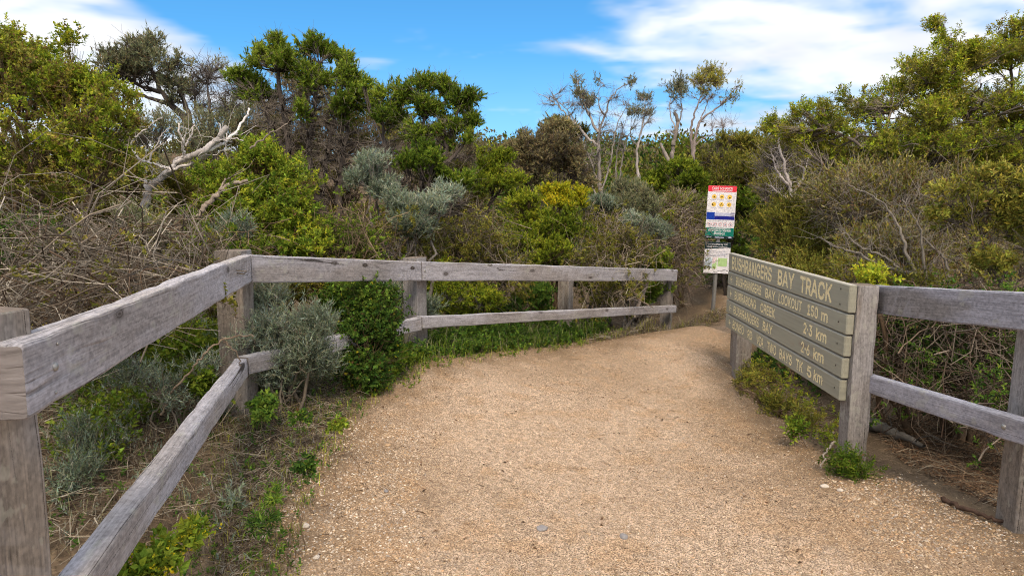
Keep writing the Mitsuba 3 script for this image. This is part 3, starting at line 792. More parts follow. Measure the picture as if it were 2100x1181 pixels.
    if leaf:
        lo, hi = tp[:, 2].min(), tp[:, 2].max()
        rel = (tp[:, 2] - lo) / max(hi - lo, 1e-6)
        has = is_leaf & (rs.uniform(0, 1, len(tp)) < leafy[0] + (leafy[1] - leafy[0]) * rel)
        lt = tp[has]
        if len(lt):
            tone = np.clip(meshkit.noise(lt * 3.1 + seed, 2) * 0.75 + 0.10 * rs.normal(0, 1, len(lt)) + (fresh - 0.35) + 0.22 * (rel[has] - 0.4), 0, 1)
            bag = Bag()
            sel = rs.uniform(0, 1, len(lt)) < 0.5 if second else np.ones(len(lt), bool)
            for s_, k_ in ((sel, leaf), (~sel, second)):
                if k_ and s_.any(): bag.add(*sprigs(lt[s_], unit(out[has][s_] + 1e-6), rs, k_, tone[s_]))
            part(key, 'foliage', bag.ply('mat_leaf'))
    return key


def tangle(name, label, cat, boxes, n, seed, bark, radius=(0.0016, 0.0065), length=(0.35, 1.2), flat=0.5, sag=0.25, green=None, group=None, root=None, kind_=None):
    """A heap of bare crossing stems: arcs with a random set inside ellipsoids (x, y, z, rx, ry, rz)."""
    rs = np.random.default_rng(seed)
    key = thing(name, label, cat, group, kind_)
    c, _ = sample_lobes(boxes, n, rs, 0.45)
    d = unit(rs.normal(0, 1, (n, 3)) * np.array([1, 1, flat]))
    L = rs.uniform(*length, (n, 1)) * rs.uniform(0.5, 1, (n, 1))
    A, B = c - d * L / 2, c + d * L / 2
    floor = ground_z(A[:, 0], A[:, 1]) + 0.01; A[:, 2] = np.maximum(A[:, 2], floor)
    floor = ground_z(B[:, 0], B[:, 1]) + 0.01; B[:, 2] = np.maximum(B[:, 2], floor)
    P = bend(A, B, rs, 7, sag, -0.5 * rs.uniform(-0.6, 1))
    P[..., 2] = np.maximum(P[..., 2], ground_z(P[..., 0], P[..., 1]) + 0.004)
    r = np.exp(rs.uniform(np.log(radius[0]), np.log(radius[1]), (n, 1))) * np.linspace(1, 0.4, 7)[None]
    bag = Bag()
    v, f = tubes(P, r, 3)
    base = np.array(bark)[None] if np.ndim(bark) == 1 else np.array(bark)
    col = base[rs.integers(0, len(base), n)] * rs.uniform(0.4, 1.65, (n, 1))
    bag.add(v, f, np.repeat(col, 21, 0) * rs.uniform(0.85, 1.15, (n * 21, 1)))
    # side twigs
    k = n * 2
    i = rs.integers(0, n, k); j = rs.integers(1, 6, k)
    a = P[i, j]; b = a + unit(rs.normal(0, 1, (k, 3)) + unit(P[i, j] - P[i, j - 1]) * 1.2) * rs.uniform(0.06, 0.3, (k, 1))
    P2 = np.stack([a, b], 1)
    v, f = tubes(P2, np.full((k, 1), radius[0]) * np.array([[1.0, .4]]), 3)
    bag.add(v, f, np.repeat(col[i], 6, 0))
    if kind_:
        scene[key] = bag.ply('mat_bark', True)
    else:
        part(key, 'stems', bag.ply('mat_bark', True))
        if green:
            t = P[rs.integers(0, n, green[0]), rs.integers(1, 7, green[0])]
            b2 = Bag(); b2.add(*sprigs(t, unit(rs.normal(0, 1, t.shape)), rs, green[1], rs.uniform(0.1, 0.7, len(t))))
            part(key, 'foliage', b2.ply('mat_leaf'))
    return key


def dead_wood(name, label, cat, limbs, seed, bark, twigs=0, group=None):
    """Bare limbs: (points, r0, r1)."""
    rs = np.random.default_rng(seed)
    key = thing(name, label, cat, group)
    for k, (pts, r0, r1) in enumerate(limbs):
        bag = Bag()
        p = resample(pts, max(9, 6 * len(pts)))
        L = np.linalg.norm(p[-1] - p[0])
        p[1:-1] += (np.stack([meshkit.noise(p[1:-1] * 8 + seed + 31 * q) for q in range(3)], 1) - 0.5) * 0.05 * min(L, 1) + rs.normal(0, 0.005, p[1:-1].shape)
        r = np.linspace(r0, r1, len(p)) * (0.92 + 0.16 * meshkit.noise(p * 14 + seed))
        v, f = tubes(p[None], r[None], 9)
        v = v + (v - np.repeat(p, 9, 0)) * (0.35 * (meshkit.fbm(v * np.array([30, 30, 12]), 2, 2) - 0.5))[:, None]
        bag.add(v, f, np.clip(bark_colour(p[None], rs, bark, 9) * (0.75 + 0.5 * meshkit.fbm(v * 25, 3, 1))[:, None], 0, 0.8))
        if twigs:
            a = p[rs.integers(len(p) // 3, len(p), twigs)]
            b = a + unit(rs.normal(0, 1, (twigs, 3)) + np.array([0, 0, 0.5])) * rs.uniform(0.08, 0.4, (twigs, 1))
            P2 = bend(a, b, rs, 5, 0.15, 0.1)
            v, f = tubes(P2, r1 * rs.uniform(0.25, 0.6, (twigs, 1)) * np.linspace(1, 0.4, 5)[None], 4); bag.add(v, f, bark_colour(P2, rs, bark, 4))
        part(key, 'trunk' if k == 0 else 'limb', bag.ply('mat_bark', True))
    return key


# ---- left of the path
plant('broadleaf_shrub', 'big yellow-green broadleaf shrub at the left edge with brown twigs showing below', 'shrub',
      [(-4.04, 5.768, 2.557, 0.36, 0.6, 0.36), (-3.614, 5.65, 2.423, 0.354, 0.6, 0.275), (-3.161, 5.428, 2.261, 0.235, 0.5, 0.227), (-4.309, 6.006, 2.838, 0.207, 0.4, 0.186), (-3.568, 5.804, 2.835, 0.112, 0.15, 0.144), (-3.559, 5.402, 2.055, 0.53, 0.6, 0.341), (-3.101, 5.286, 1.936, 0.223, 0.5, 0.334), (-3.824, 5.368, 1.792, 0.454, 0.6, 0.341), (-4.56, 5.733, 2.279, 0.44, 0.7, 0.6)],
      kind(BROAD, colours=YELLOWGREEN, shoots=4, len=.031, wid=.0155, n=14), 1500, 11, bare=1500, leafy=(0.25, 1.25), bark=BARK_BROWN, twig=(0.26, 0.20, 0.125), r_base=0.035, second=kind(BROAD, colours=OLIVE, shoots=4, len=.026, brown=.2), fresh=0.42)
tangle('dry_bramble', 'big heap of crossing bare grey-brown stems behind the left rail', 'dead shrub',
       [(-2.97, 4.193, 1.276, 0.39, 0.6, 0.18), (-2.49, 4.189, 1.246, 0.39, 0.6, 0.18), (-2.234, 4.578, 1.131, 0.296, 0.5, 0.148), (-2.186, 3.568, 1.118, 0.566, 0.5, 0.129), (-2.121, 2.968, 1.156, 0.257, 0.4, 0.129), (-2.571, 5.001, 1.285, 0.393, 0.5, 0.161)],
       800, 21, [(0.20, 0.172, 0.145), (0.13, 0.105, 0.082), (0.34, 0.305, 0.26), (0.12, 0.085, 0.062), (0.26, 0.228, 0.19)], flat=0.6, sag=0.40, green=(120, kind(TINY, colours=OLIVE)))
tangle('dry_bramble', 'reddish brown thicket of dead stems behind the corner of the fence', 'dead shrub',
       [(-2.266, 5.191, 1.199, 0.334, 0.5, 0.186), (-1.65, 6.601, 1.185, 0.377, 0.5, 0.283), (-2.31, 6.619, 1.325, 0.519, 0.4, 0.236)], 700, 22, [(0.19, 0.14, 0.095), (0.14, 0.10, 0.07), (0.25, 0.195, 0.14)], flat=0.9, sag=0.2, green=(520, kind(TINY, colours=GREEN, len=.028, wid=.014)))
plant('dark_shrub', 'small dark green shrub low at the left edge among the bare stems', 'shrub', [(-3.206, 4.4, 1.323, 0.22, 0.3, 0.157), (-2.97, 4.178, 1.157, 0.18, 0.3, 0.12)], kind(TINY, colours=DARK), 260, 12, bark=BARK_BROWN)
plant('saltbush', 'small blue-grey saltbush half hidden in the bare stems left of the fence corner', 'shrub', [(-2.702, 4.822, 1.468, 0.103, 0.15, 0.051), (-2.518, 4.707, 1.354, 0.074, 0.15, 0.067)], kind(NEEDLE, colours=GREYGREEN), 70, 13, bark=BARK_GREY)
plant('saltbush', 'blue-grey saltbush tuft just above the corner post', 'shrub', [(-2.206, 5.411, 1.344, 0.116, 0.2, 0.05)], kind(NEEDLE, len=.04), 110, 14, bark=BARK_GREY)
plant('tea_tree', 'dark-limbed grey tea tree with a domed top at the upper left', 'tree',
      [(-6.429, 12.432, 4.203, 0.497, 0.8, 0.24), (-6.857, 12.404, 3.99, 0.343, 0.7, 0.291), (-6.043, 12.393, 3.905, 0.309, 0.6, 0.291), (-6.429, 12.372, 3.735, 0.6, 0.8, 0.291), (-7.114, 12.361, 3.65, 0.257, 0.5, 0.206), (-5.829, 12.339, 3.48, 0.257, 0.5, 0.257)],
      kind(FINE, len=.06, wid=.02), 520, 15, limbs=[([(-5.4, 12.186, 2.29), (-5.614, 12.268, 2.928), (-6.043, 12.317, 3.31), (-6.257, 12.361, 3.65), (-6.429, 12.421, 4.118)], .09, .02), ([(-5.657, 12.279, 3.013), (-5.829, 12.339, 3.48), (-6, 12.399, 3.948)], .05, .015), ([(-6.171, 12.339, 3.48), (-6.686, 12.361, 3.65), (-6.986, 12.393, 3.905)], .04, .012), ([(-6.043, 12.312, 3.268), (-6.514, 12.333, 3.438), (-6.857, 12.35, 3.565)], .04, .012)],
      bare=500, bark=BARK_DARK, r_tip=.005, leafy=(.5, 1.0), twig_shoots=2)
plant('bare_tree', 'mostly leafless grey tree between the domed tea tree and the tall green trees', 'tree',
      [(-5.757, 13.414, 4.005, 0.418, 0.8, 0.297), (-5.2, 13.367, 3.637, 0.353, 0.8, 0.353), (-6.036, 13.367, 3.637, 0.371, 0.7, 0.371), (-5.479, 13.32, 3.269, 0.557, 0.8, 0.371)],
      kind(FINE, shoots=2, n=8, len=.05, wid=.015), 160, 16, limbs=[([(-5.664, 13.167, 2.071), (-5.711, 13.249, 2.716), (-5.757, 13.332, 3.361), (-5.804, 13.414, 4.005)], .07, .012), ([(-5.664, 13.226, 2.532), (-5.386, 13.296, 3.084), (-5.2, 13.379, 3.729)], .05, .012), ([(-5.701, 13.249, 2.716), (-6.036, 13.32, 3.269), (-6.082, 13.391, 3.821)], .04, .012)], bare=700, bark=(.19, .17, .165), r_tip=.006, twig_shoots=3)
plant('tea_tree', 'grey-green tea tree mass in the gap behind the white dead tree', 'shrub',
      [(-5.143, 10.21, 2.6, 0.571, 0.8, 0.429), (-4.357, 10.192, 2.458, 0.643, 0.8, 0.429), (-5.714, 10.183, 2.388, 0.429, 0.7, 0.5), (-3.975, 10.73, 2.724, 0.45, 0.7, 0.375), (-4.682, 9.613, 1.877, 0.882, 0.7, 0.407)], kind(FINE, colours=GREYGREEN), 1000, 17, bare=700, bark=(.12, .105, .095), leafy=(.8, .9))
plant('dark_shrub', 'deep olive shrub filling the shade behind the dead white tree', 'shrub', [(-4.232, 7.582, 1.766, 0.482, 0.5, 0.375), (-3.446, 7.253, 1.555, 0.411, 0.5, 0.257), (-4.629, 7.253, 1.555, 0.617, 0.5, 0.309), (-5.05, 7.045, 1.507, 0.5, 0.5, 0.35)], kind(BROAD, colours=OLIVE, len=.04), 650, 18, bare=500, bark=BARK_BROWN)
dead_wood('dead_tree', 'bleached white dead tree forking behind the bare stems on the left', 'dead tree',
          [([(-3.611, 6.601, 1.185), (-3.583, 6.635, 1.456), (-3.512, 6.672, 1.741), (-3.35, 6.792, 1.89), (-3.177, 6.706, 2.003), (-2.92, 6.613, 2.066), (-2.89, 6.724, 2.143), (-2.753, 6.744, 2.307)], 0.0407, 0.02516), ([(-3.371, 6.686, 1.849), (-3.177, 6.707, 2.017), (-3.064, 6.707, 2.017), (-2.876, 6.718, 2.096), (-2.759, 6.937, 2.237), (-2.7, 7.177, 2.533)], 0.0222, 0.00888), ([(-3.196, 6.704, 1.989), (-3.106, 6.619, 2.112), (-3.118, 6.532, 2.222), (-3.122, 6.544, 2.313)], 0.0148, 0.0074), ([(-3.154, 6.721, 2.12), (-3.097, 6.733, 2.218), (-3.069, 6.749, 2.344)], 0.00888, 0.00444),
           ([(-3.536, 6.67, 1.722), (-3.55, 6.681, 1.811), (-3.536, 6.69, 1.881)], 0.01924, 0.01036), ([(-3.479, 6.676, 1.769), (-3.47, 6.693, 1.905)], 0.01036, 0.00518), ([(-3.241, 6.589, 1.882), (-3.459, 6.599, 1.96), (-3.566, 6.604, 1.997), (-3.626, 6.619, 2.112), (-3.626, 6.626, 2.172), (-3.556, 6.634, 2.232), (-3.459, 6.645, 2.315), (-3.329, 6.652, 2.374)], 0.01184, 0.00444), ([(-3.512, 6.7, 1.956), (-3.418, 6.73, 2.195), (-3.3, 6.743, 2.293)], 0.00888, 0.0037),
           ([(-3.041, 6.713, 2.059), (-2.876, 6.727, 2.167), (-2.734, 6.731, 2.199), (-2.593, 6.727, 2.167)], 0.01036, 0.00444), ([(-3.324, 6.689, 1.877), (-3.159, 6.697, 1.933), (-2.946, 6.71, 2.036)], 0.01776, 0.01036)], 31, (.60, .565, .57), twigs=6)
dead_wood('dead_log', 'leaning brown dead branch in the green shrub above the fence corner', 'dead branch', [([(-2.85, 6.128, 1.432), (-2.745, 6.145, 1.562), (-2.627, 6.158, 1.666), (-2.571, 6.166, 1.726), (-2.362, 6.173, 1.778)], .028, .014), ([(-2.606, 6.16, 1.683), (-2.562, 6.175, 1.795)], .014, .008), ([(-2.34, 6.209, 2.059), (-2.161, 6.226, 2.193), (-2.009, 6.237, 2.279)], .009, .005)], 32, (.26, .22, .19), twigs=3)
plant('broadleaf_shrub', 'bright green broadleaf shrub above the fence corner with reddish bare stems inside', 'shrub',
      [(-2.441, 6.804, 1.985, 0.335, 0.4, 0.201), (-2.776, 6.783, 1.819, 0.335, 0.4, 0.215), (-2.098, 6.679, 1.792, 0.245, 0.4, 0.212), (-3.015, 6.765, 1.677, 0.215, 0.3, 0.168), (-2.461, 6.554, 1.605, 0.557, 0.4, 0.255), (-1.845, 6.318, 1.337, 0.144, 0.25, 0.135), (-1.727, 6.201, 1.21, 0.133, 0.2, 0.097), (-2.16, 6.312, 1.293, 0.405, 0.35, 0.18), (-2.004, 6.098, 1.194, 0.349, 0.3, 0.078), (-2.025, 6.341, 1.516, 0.27, 0.3, 0.18), (-2.475, 6.326, 1.404, 0.27, 0.3, 0.18), (-2.88, 6.436, 1.469, 0.183, 0.3, 0.165)],
      kind(BROAD, colours=GREEN, len=.036, wid=.019), 1300, 19, bare=700, leafy=(.6, 1.0), bark=BARK_BROWN, twig=(.22, .14, .08), fresh=.5, second=kind(BROAD, colours=YELLOWGREEN))

tangle('dry_bramble', 'few long pale arching stems lying over the heap of bare stems at the left', 'dead shrub',
       [(-2.537, 3.694, 1.315, 0.396, 0.4, 0.185), (-2.201, 3.893, 1.299, 0.418, 0.4, 0.195), (-2.01, 4.178, 1.157, 0.18, 0.3, 0.12), (-1.929, 2.973, 1.199, 0.321, 0.3, 0.086)],
       46, 27, [(0.33, 0.30, 0.265), (0.26, 0.23, 0.20), (0.20, 0.17, 0.14)], radius=(0.0024, 0.0065), length=(0.7, 1.7), flat=0.8, sag=0.62)
plant('dark_shrub', 'low dark olive shrub behind the corner of the fence and the silver saltbush', 'shrub', [(-1.981, 5.847, 0.811, 0.295, 0.3, 0.169), (-1.639, 6.156, 0.858, 0.266, 0.3, 0.177), (-2.191, 5.144, 0.831, 0.223, 0.25, 0.186)], kind(BROAD, colours=OLIVE, len=.03, wid=.014), 260, 120, bare=260, bark=BARK_BROWN)

# ---- the tall trees in the middle
plant('coast_tree', 'tallest dark-limbed green tree left of centre with a pointed top', 'tree',
      [(-3.154, 9.548, 3.726, 0.171, 0.3, 0.171), (-3.286, 9.514, 3.465, 0.237, 0.4, 0.184), (-2.957, 9.502, 3.367, 0.276, 0.5, 0.223), (-2.657, 9.634, 3.617, 0.252, 0.4, 0.146), (-2.391, 9.618, 3.485, 0.199, 0.4, 0.159), (-2.596, 9.481, 3.204, 0.289, 0.5, 0.21), (-2.169, 9.477, 3.172, 0.197, 0.4, 0.197), (-1.993, 9.242, 2.915, 0.219, 0.4, 0.193), (-3.491, 9.665, 3.073, 0.242, 0.4, 0.161), (-3.693, 9.687, 3.239, 0.148, 0.3, 0.107), (-2.764, 9.222, 2.755, 0.141, 0.3, 0.116), (-2.25, 9.226, 2.787, 0.193, 0.3, 0.167)],
      kind(TUFT, colours=GREEN), 1700, 41, limbs=[([(-2.267, 9.168, 0.76), (-2.366, 9.234, 1.282), (-2.694, 9.289, 1.705), (-2.957, 9.339, 2.096), (-3.056, 9.401, 2.585), (-3.141, 9.477, 3.172), (-3.154, 9.543, 3.693)], .085, .016), ([(-2.694, 9.289, 1.705), (-2.747, 9.368, 2.325), (-2.661, 9.435, 2.846), (-2.596, 9.51, 3.433)], .05, .012), ([(-2.366, 9.234, 1.282), (-2.3, 9.326, 1.999), (-2.201, 9.401, 2.585), (-2.116, 9.46, 3.042)], .06, .014), ([(-2.957, 9.339, 2.096), (-3.22, 9.393, 2.52), (-3.384, 9.451, 2.976)], .035, .012), ([(-2.563, 9.268, 1.542), (-2.51, 9.343, 2.129), (-2.366, 9.426, 2.781), (-2.366, 9.502, 3.367)], .04, .012)],
      bare=2200, bare_lobes=[(-3.056, 9.504, 2.596, 0.598, 0.6, 0.598), (-2.366, 9.376, 2.39, 0.526, 0.6, 0.723), (-2.665, 9.2, 1.801, 0.52, 0.5, 0.52), (-3.29, 9.64, 2.873, 0.403, 0.5, 0.336), (-2.686, 9.648, 2.94, 0.47, 0.5, 0.336)], bark=BARK_DARK, twig=(.23, .20, .175), r_tip=.003, fresh=.42, twig_shoots=1, clump=14, csize=.095)
plant('coast_tree', 'rounded dark-limbed green tree right of the tallest one, standing against the blue sky', 'tree',
      [(-1.106, 8.851, 3.008, 0.221, 0.4, 0.104), (-0.829, 8.847, 2.978, 0.117, 0.3, 0.123), (-0.706, 8.823, 2.795, 0.166, 0.3, 0.104), (-0.522, 8.835, 2.887, 0.074, 0.2, 0.123), (-1.367, 8.938, 2.902, 0.168, 0.4, 0.124), (-1.044, 8.816, 2.734, 0.221, 0.4, 0.123), (-1.554, 8.906, 2.655, 0.224, 0.4, 0.149), (-0.522, 8.796, 2.582, 0.098, 0.2, 0.086), (-0.799, 8.784, 2.491, 0.172, 0.3, 0.104), (-1.167, 8.777, 2.43, 0.197, 0.3, 0.117), (-0.491, 8.769, 2.369, 0.098, 0.2, 0.068), (-0.676, 8.757, 2.277, 0.123, 0.2, 0.074), (-1.616, 8.938, 2.902, 0.106, 0.3, 0.099)],
      kind(TUFT, colours=GREEN), 1250, 42, limbs=[([(-1.351, 8.554, 0.693), (-1.321, 8.617, 1.181), (-1.106, 8.671, 1.607), (-0.921, 8.722, 2.003), (-0.768, 8.773, 2.399), (-0.663, 8.827, 2.826)], .075, .014), ([(-1.229, 8.64, 1.363), (-1.444, 8.695, 1.79), (-1.597, 8.749, 2.216), (-1.628, 8.812, 2.704)], .05, .012), ([(-1.106, 8.671, 1.607), (-1.155, 8.741, 2.155), (-1.093, 8.796, 2.582), (-1.044, 8.847, 2.978)], .04, .012), ([(-0.921, 8.722, 2.003), (-0.645, 8.749, 2.216), (-0.479, 8.796, 2.582)], .03, .010), ([(-0.829, 8.757, 2.277), (-0.891, 8.804, 2.643), (-0.829, 8.843, 2.948)], .03, .010)],
      bare=1800, bare_lobes=[(-1.181, 8.851, 2.224, 0.559, 0.5, 0.435), (-0.921, 8.679, 1.668, 0.553, 0.5, 0.491), (-1.616, 8.835, 2.1, 0.373, 0.5, 0.559), (-0.808, 8.89, 2.532, 0.311, 0.4, 0.249)], bark=BARK_DARK, twig=(.23, .20, .175), r_tip=.003, fresh=.36, twig_shoots=1, clump=16, csize=.075)
plant('coast_tree', 'low green bough clump hanging under the rounded tree', 'shrub', [(-1.044, 8.03, 2.11, 0.282, 0.3, 0.124), (-1.185, 8.012, 1.97, 0.226, 0.3, 0.124), (-0.875, 8.012, 1.97, 0.169, 0.3, 0.102), (-0.686, 8.095, 1.833, 0.229, 0.3, 0.103), (-1.83, 8.652, 3.035, 0.06, 0.1, 0.048)], kind(TUFT, colours=GREEN), 300, 43, bare=200, bark=BARK_DARK, base=(-1.15, 8.0))
plant('dark_shrub', 'dark twiggy shrub filling the shade under the tall trees', 'shrub', [(-2.45, 9.89, 1.677, 0.84, 0.6, 0.63), (-1.371, 9.671, 1.54, 0.823, 0.6, 0.686), (-0.611, 9.561, 1.473, 0.543, 0.6, 0.611), (-3.214, 10.092, 1.679, 0.714, 0.6, 0.714), (-1.967, 10.386, 2.403, 0.874, 0.6, 0.51), (-3.133, 10.405, 2.548, 0.801, 0.6, 0.437), (-3.863, 10.599, 2.493, 0.52, 0.6, 0.446), (-2.6, 10.637, 2.787, 0.594, 0.5, 0.371)],
      kind(TUFT, colours=OLIVE, brown=.15), 1100, 44, bare=2600, bark=(.13, .105, .09), twig=(.25, .20, .165), r_tip=.0045, twig_shoots=1)
plant('coast_shrub', 'small bright green shrub with several heads right of the rounded tree', 'shrub', [(-0.151, 9.756, 2.206, 0.178, 0.25, 0.137), (0.069, 9.736, 2.05, 0.123, 0.2, 0.096), (-0.35, 9.979, 2.372, 0.168, 0.25, 0.112), (-0.309, 9.732, 2.016, 0.178, 0.25, 0.137), (-0.47, 9.503, 1.807, 0.201, 0.3, 0.161), (-0.068, 9.604, 1.81, 0.271, 0.3, 0.163)], kind(TUFT, colours=YELLOWGREEN), 320, 45, bare=350, bark=BARK_DARK, limbs=[([(-0.446, 9.549, 0.588), (-0.343, 9.653, 1.404), (-0.24, 9.706, 1.812), (-0.151, 9.754, 2.186)], .035, .01), ([(-0.309, 9.671, 1.54), (-0.069, 9.714, 1.88), (0.055, 9.736, 2.05)], .02, .008), ([(-0.411, 9.618, 1.132), (-0.514, 9.688, 1.676), (-0.343, 9.767, 2.288)], .025, .008)])
plant('tea_tree', 'dense dark twiggy tea tree thicket filling in behind the tall dark-limbed trees', 'tree', [(-4.189, 11.783, 3.076, 0.493, 0.6, 0.411), (-3.532, 11.825, 3.402, 0.493, 0.6, 0.493), (-2.875, 11.793, 3.157, 0.493, 0.6, 0.411), (-2.218, 11.762, 2.913, 0.493, 0.6, 0.411), (-1.466, 11.619, 2.579, 0.489, 0.6, 0.326), (-0.807, 11.486, 2.33, 0.404, 0.5, 0.291), (-3.148, 11.506, 2.49, 0.969, 0.6, 0.484)],
      kind(FINE, colours=BROWNOLIVE, len=.045, wid=.015), 560, 123, bare=1500, bark=(.12, .10, .09), twig=(.19, .16, .14), r_tip=.004, twig_shoots=2)
plant('saltbush', 'upper silver-grey saltbush in front of the tall trees', 'shrub', [(-1.563, 7.708, 1.956, 0.185, 0.3, 0.152), (-1.656, 7.687, 1.795, 0.185, 0.3, 0.141), (-1.439, 7.68, 1.741, 0.141, 0.2, 0.098)], kind(NEEDLE, len=.045, wid=.009), 260, 46, bare=80, bark=BARK_GREY)
plant('saltbush', 'wide silver-grey saltbush below the rounded tree', 'shrub', [(-1.014, 7.146, 1.505, 0.264, 0.3, 0.132), (-0.786, 7.156, 1.581, 0.162, 0.25, 0.101), (-1.217, 7.152, 1.556, 0.132, 0.25, 0.112), (-1.05, 7.023, 1.333, 0.26, 0.3, 0.09), (-0.669, 7.266, 1.657, 0.103, 0.2, 0.072)], kind(NEEDLE, len=.042, wid=.009), 480, 47, bare=250, bare_lobes=[(-1.232, 6.901, 1.166, 0.345, 0.3, 0.197)], bark=BARK_GREY)
tangle('dry_bramble', 'grey-brown dry stems behind the middle of the back fence', 'dead shrub', [(-1.286, 7.201, 1.147, 0.463, 0.4, 0.18), (-0.557, 7.801, 1.109, 0.557, 0.4, 0.251), (-0.286, 7.957, 0.756, 0.514, 0.4, 0.343)], 620, 23, [(.17, .14, .11), (.12, .095, .075), (.24, .21, .175)], flat=.9, green=(480, kind(TINY, colours=OLIVE, len=.032, wid=.014)))
plant('yellow_bush', 'yellow-green bush with a bright yellow flowering top behind the back fence', 'shrub', [(0.201, 9.465, 1.508, 0.282, 0.35, 0.228), (0.399, 9.318, 1.146, 0.412, 0.4, 0.319), (0.066, 9.201, 1.021, 0.329, 0.35, 0.223), (0.806, 9.435, 1.275, 0.228, 0.3, 0.242), (0.46, 9.184, 0.891, 0.526, 0.4, 0.197)],
      kind(TUFT, colours=YELLOWGREEN, len=.04), 800, 48, bare=250, bark=BARK_BROWN, fresh=.4)
plant('yellow_bush', 'bright yellow head of blossom on the bush behind the back fence', 'shrub', [(0.611, 9.592, 1.709, 0.19, 0.25, 0.088), (0.814, 9.587, 1.675, 0.176, 0.2, 0.088), (0.441, 9.592, 1.709, 0.109, 0.2, 0.081), (0.671, 9.469, 1.541, 0.295, 0.25, 0.094), (0.984, 9.574, 1.574, 0.081, 0.15, 0.068)], kind(TUFT, colours=YELLOW, len=.04, n=12), 230, 49, bark=BARK_BROWN, base=(0.65, 9.45))

# ---- behind the back fence, right half
plant('tea_tree', 'brown-grey domed tea tree in the middle distance', 'tree', [(0.536, 15.274, 2.781, 0.643, 1, 0.45), (1.071, 15.288, 2.888, 0.557, 1, 0.364), (0.375, 15.206, 2.25, 0.643, 1, 0.536), (1.179, 15.206, 2.25, 0.643, 1, 0.643), (0.107, 15.247, 2.569, 0.321, 0.6, 0.321), (1.5, 15.233, 2.462, 0.321, 0.6, 0.429)],
      kind(FINE, colours=BROWNOLIVE, len=.07, wid=.022), 900, 50, bare=900, bark=(.10, .085, .08), r_tip=.006, twig_shoots=1)
plant('tea_tree', 'olive-topped tea tree behind the brown-grey one', 'tree', [(1.214, 17.36, 3.324, 0.413, 0.6, 0.194), (1.579, 17.349, 3.24, 0.364, 0.6, 0.194), (0.971, 17.369, 3.396, 0.243, 0.4, 0.097)], kind(FINE, colours=OLIVE, len=.07, wid=.025), 220, 51, bare=120, bark=BARK_DARK, r_tip=.006)
plant('gum_tree', 'tall sparse bare-branched tree with a few small leaf tufts against the sky', 'tree',
      [(1.543, 16.491, 4.413, 0.171, 0.3, 0.091), (2.069, 16.485, 4.368, 0.091, 0.2, 0.091), (2.594, 16.494, 4.436, 0.091, 0.2, 0.08), (2.789, 16.477, 4.3, 0.091, 0.2, 0.057), (1.909, 16.423, 3.88, 0.274, 0.4, 0.08), (1.109, 16.405, 3.744, 0.171, 0.3, 0.126), (1.371, 16.44, 4.016, 0.069, 0.2, 0.057), (1.6, 16.446, 4.062, 0.069, 0.2, 0.069)],
      kind(FINE, colours=GREYGREEN, len=.06, wid=.02, shoots=3, n=9, spread=.06), 110, 52,
      limbs=[([(2.126, 16.074, 1.16), (2.08, 16.135, 1.636), (2.046, 16.224, 2.327), (2.023, 16.333, 3.177), (2.171, 16.384, 3.574), (2.297, 16.437, 3.994), (2.423, 16.456, 4.141), (2.663, 16.475, 4.288)], 0.0612, 0.009), ([(2.023, 16.333, 3.177), (1.863, 16.368, 3.45), (1.68, 16.419, 3.846), (1.6, 16.452, 4.107), (1.531, 16.488, 4.39)], 0.036, 0.0072), ([(2.046, 16.292, 2.86), (1.863, 16.305, 2.962), (1.566, 16.349, 3.302), (1.314, 16.379, 3.54), (0.949, 16.426, 3.903), (0.617, 16.448, 4.073)], 0.036, 0.0048), ([(1.143, 16.405, 3.744), (1.04, 16.43, 3.937), (0.857, 16.465, 4.209)], 0.0144, 0.0036), ([(2.171, 16.384, 3.574), (2, 16.416, 3.824), (2.069, 16.481, 4.334)], 0.018, 0.0048), ([(2.149, 16.118, 1.5), (1.966, 16.205, 2.18), (1.714, 16.292, 2.86), (1.486, 16.336, 3.2)], 0.0288, 0.0072), ([(2.08, 16.147, 1.726), (2.286, 16.234, 2.407), (2.377, 16.292, 2.86), (2.423, 16.35, 3.313), (2.743, 16.423, 3.88)], 0.0252, 0.006),
             ([(2.126, 16.103, 1.386), (1.897, 16.161, 1.84), (1.771, 16.234, 2.407), (1.486, 16.307, 2.973)], 0.0252, 0.006), ([(1.543, 16.35, 3.313), (1.314, 16.401, 3.71), (0.8, 16.452, 4.107)], 0.01584, 0.0036)],
      bare=700, bare_lobes=[(1.6, 16.423, 3.88, 0.914, 0.8, 0.514), (1.886, 16.263, 2.633, 0.514, 0.6, 0.686), (0.914, 16.43, 3.937, 0.389, 0.4, 0.251), (2.457, 16.437, 3.994, 0.366, 0.5, 0.411), (2.171, 16.35, 3.313, 0.457, 0.5, 0.457)], bark=(.29, .265, .255), r_tip=.0042, twig_shoots=2)
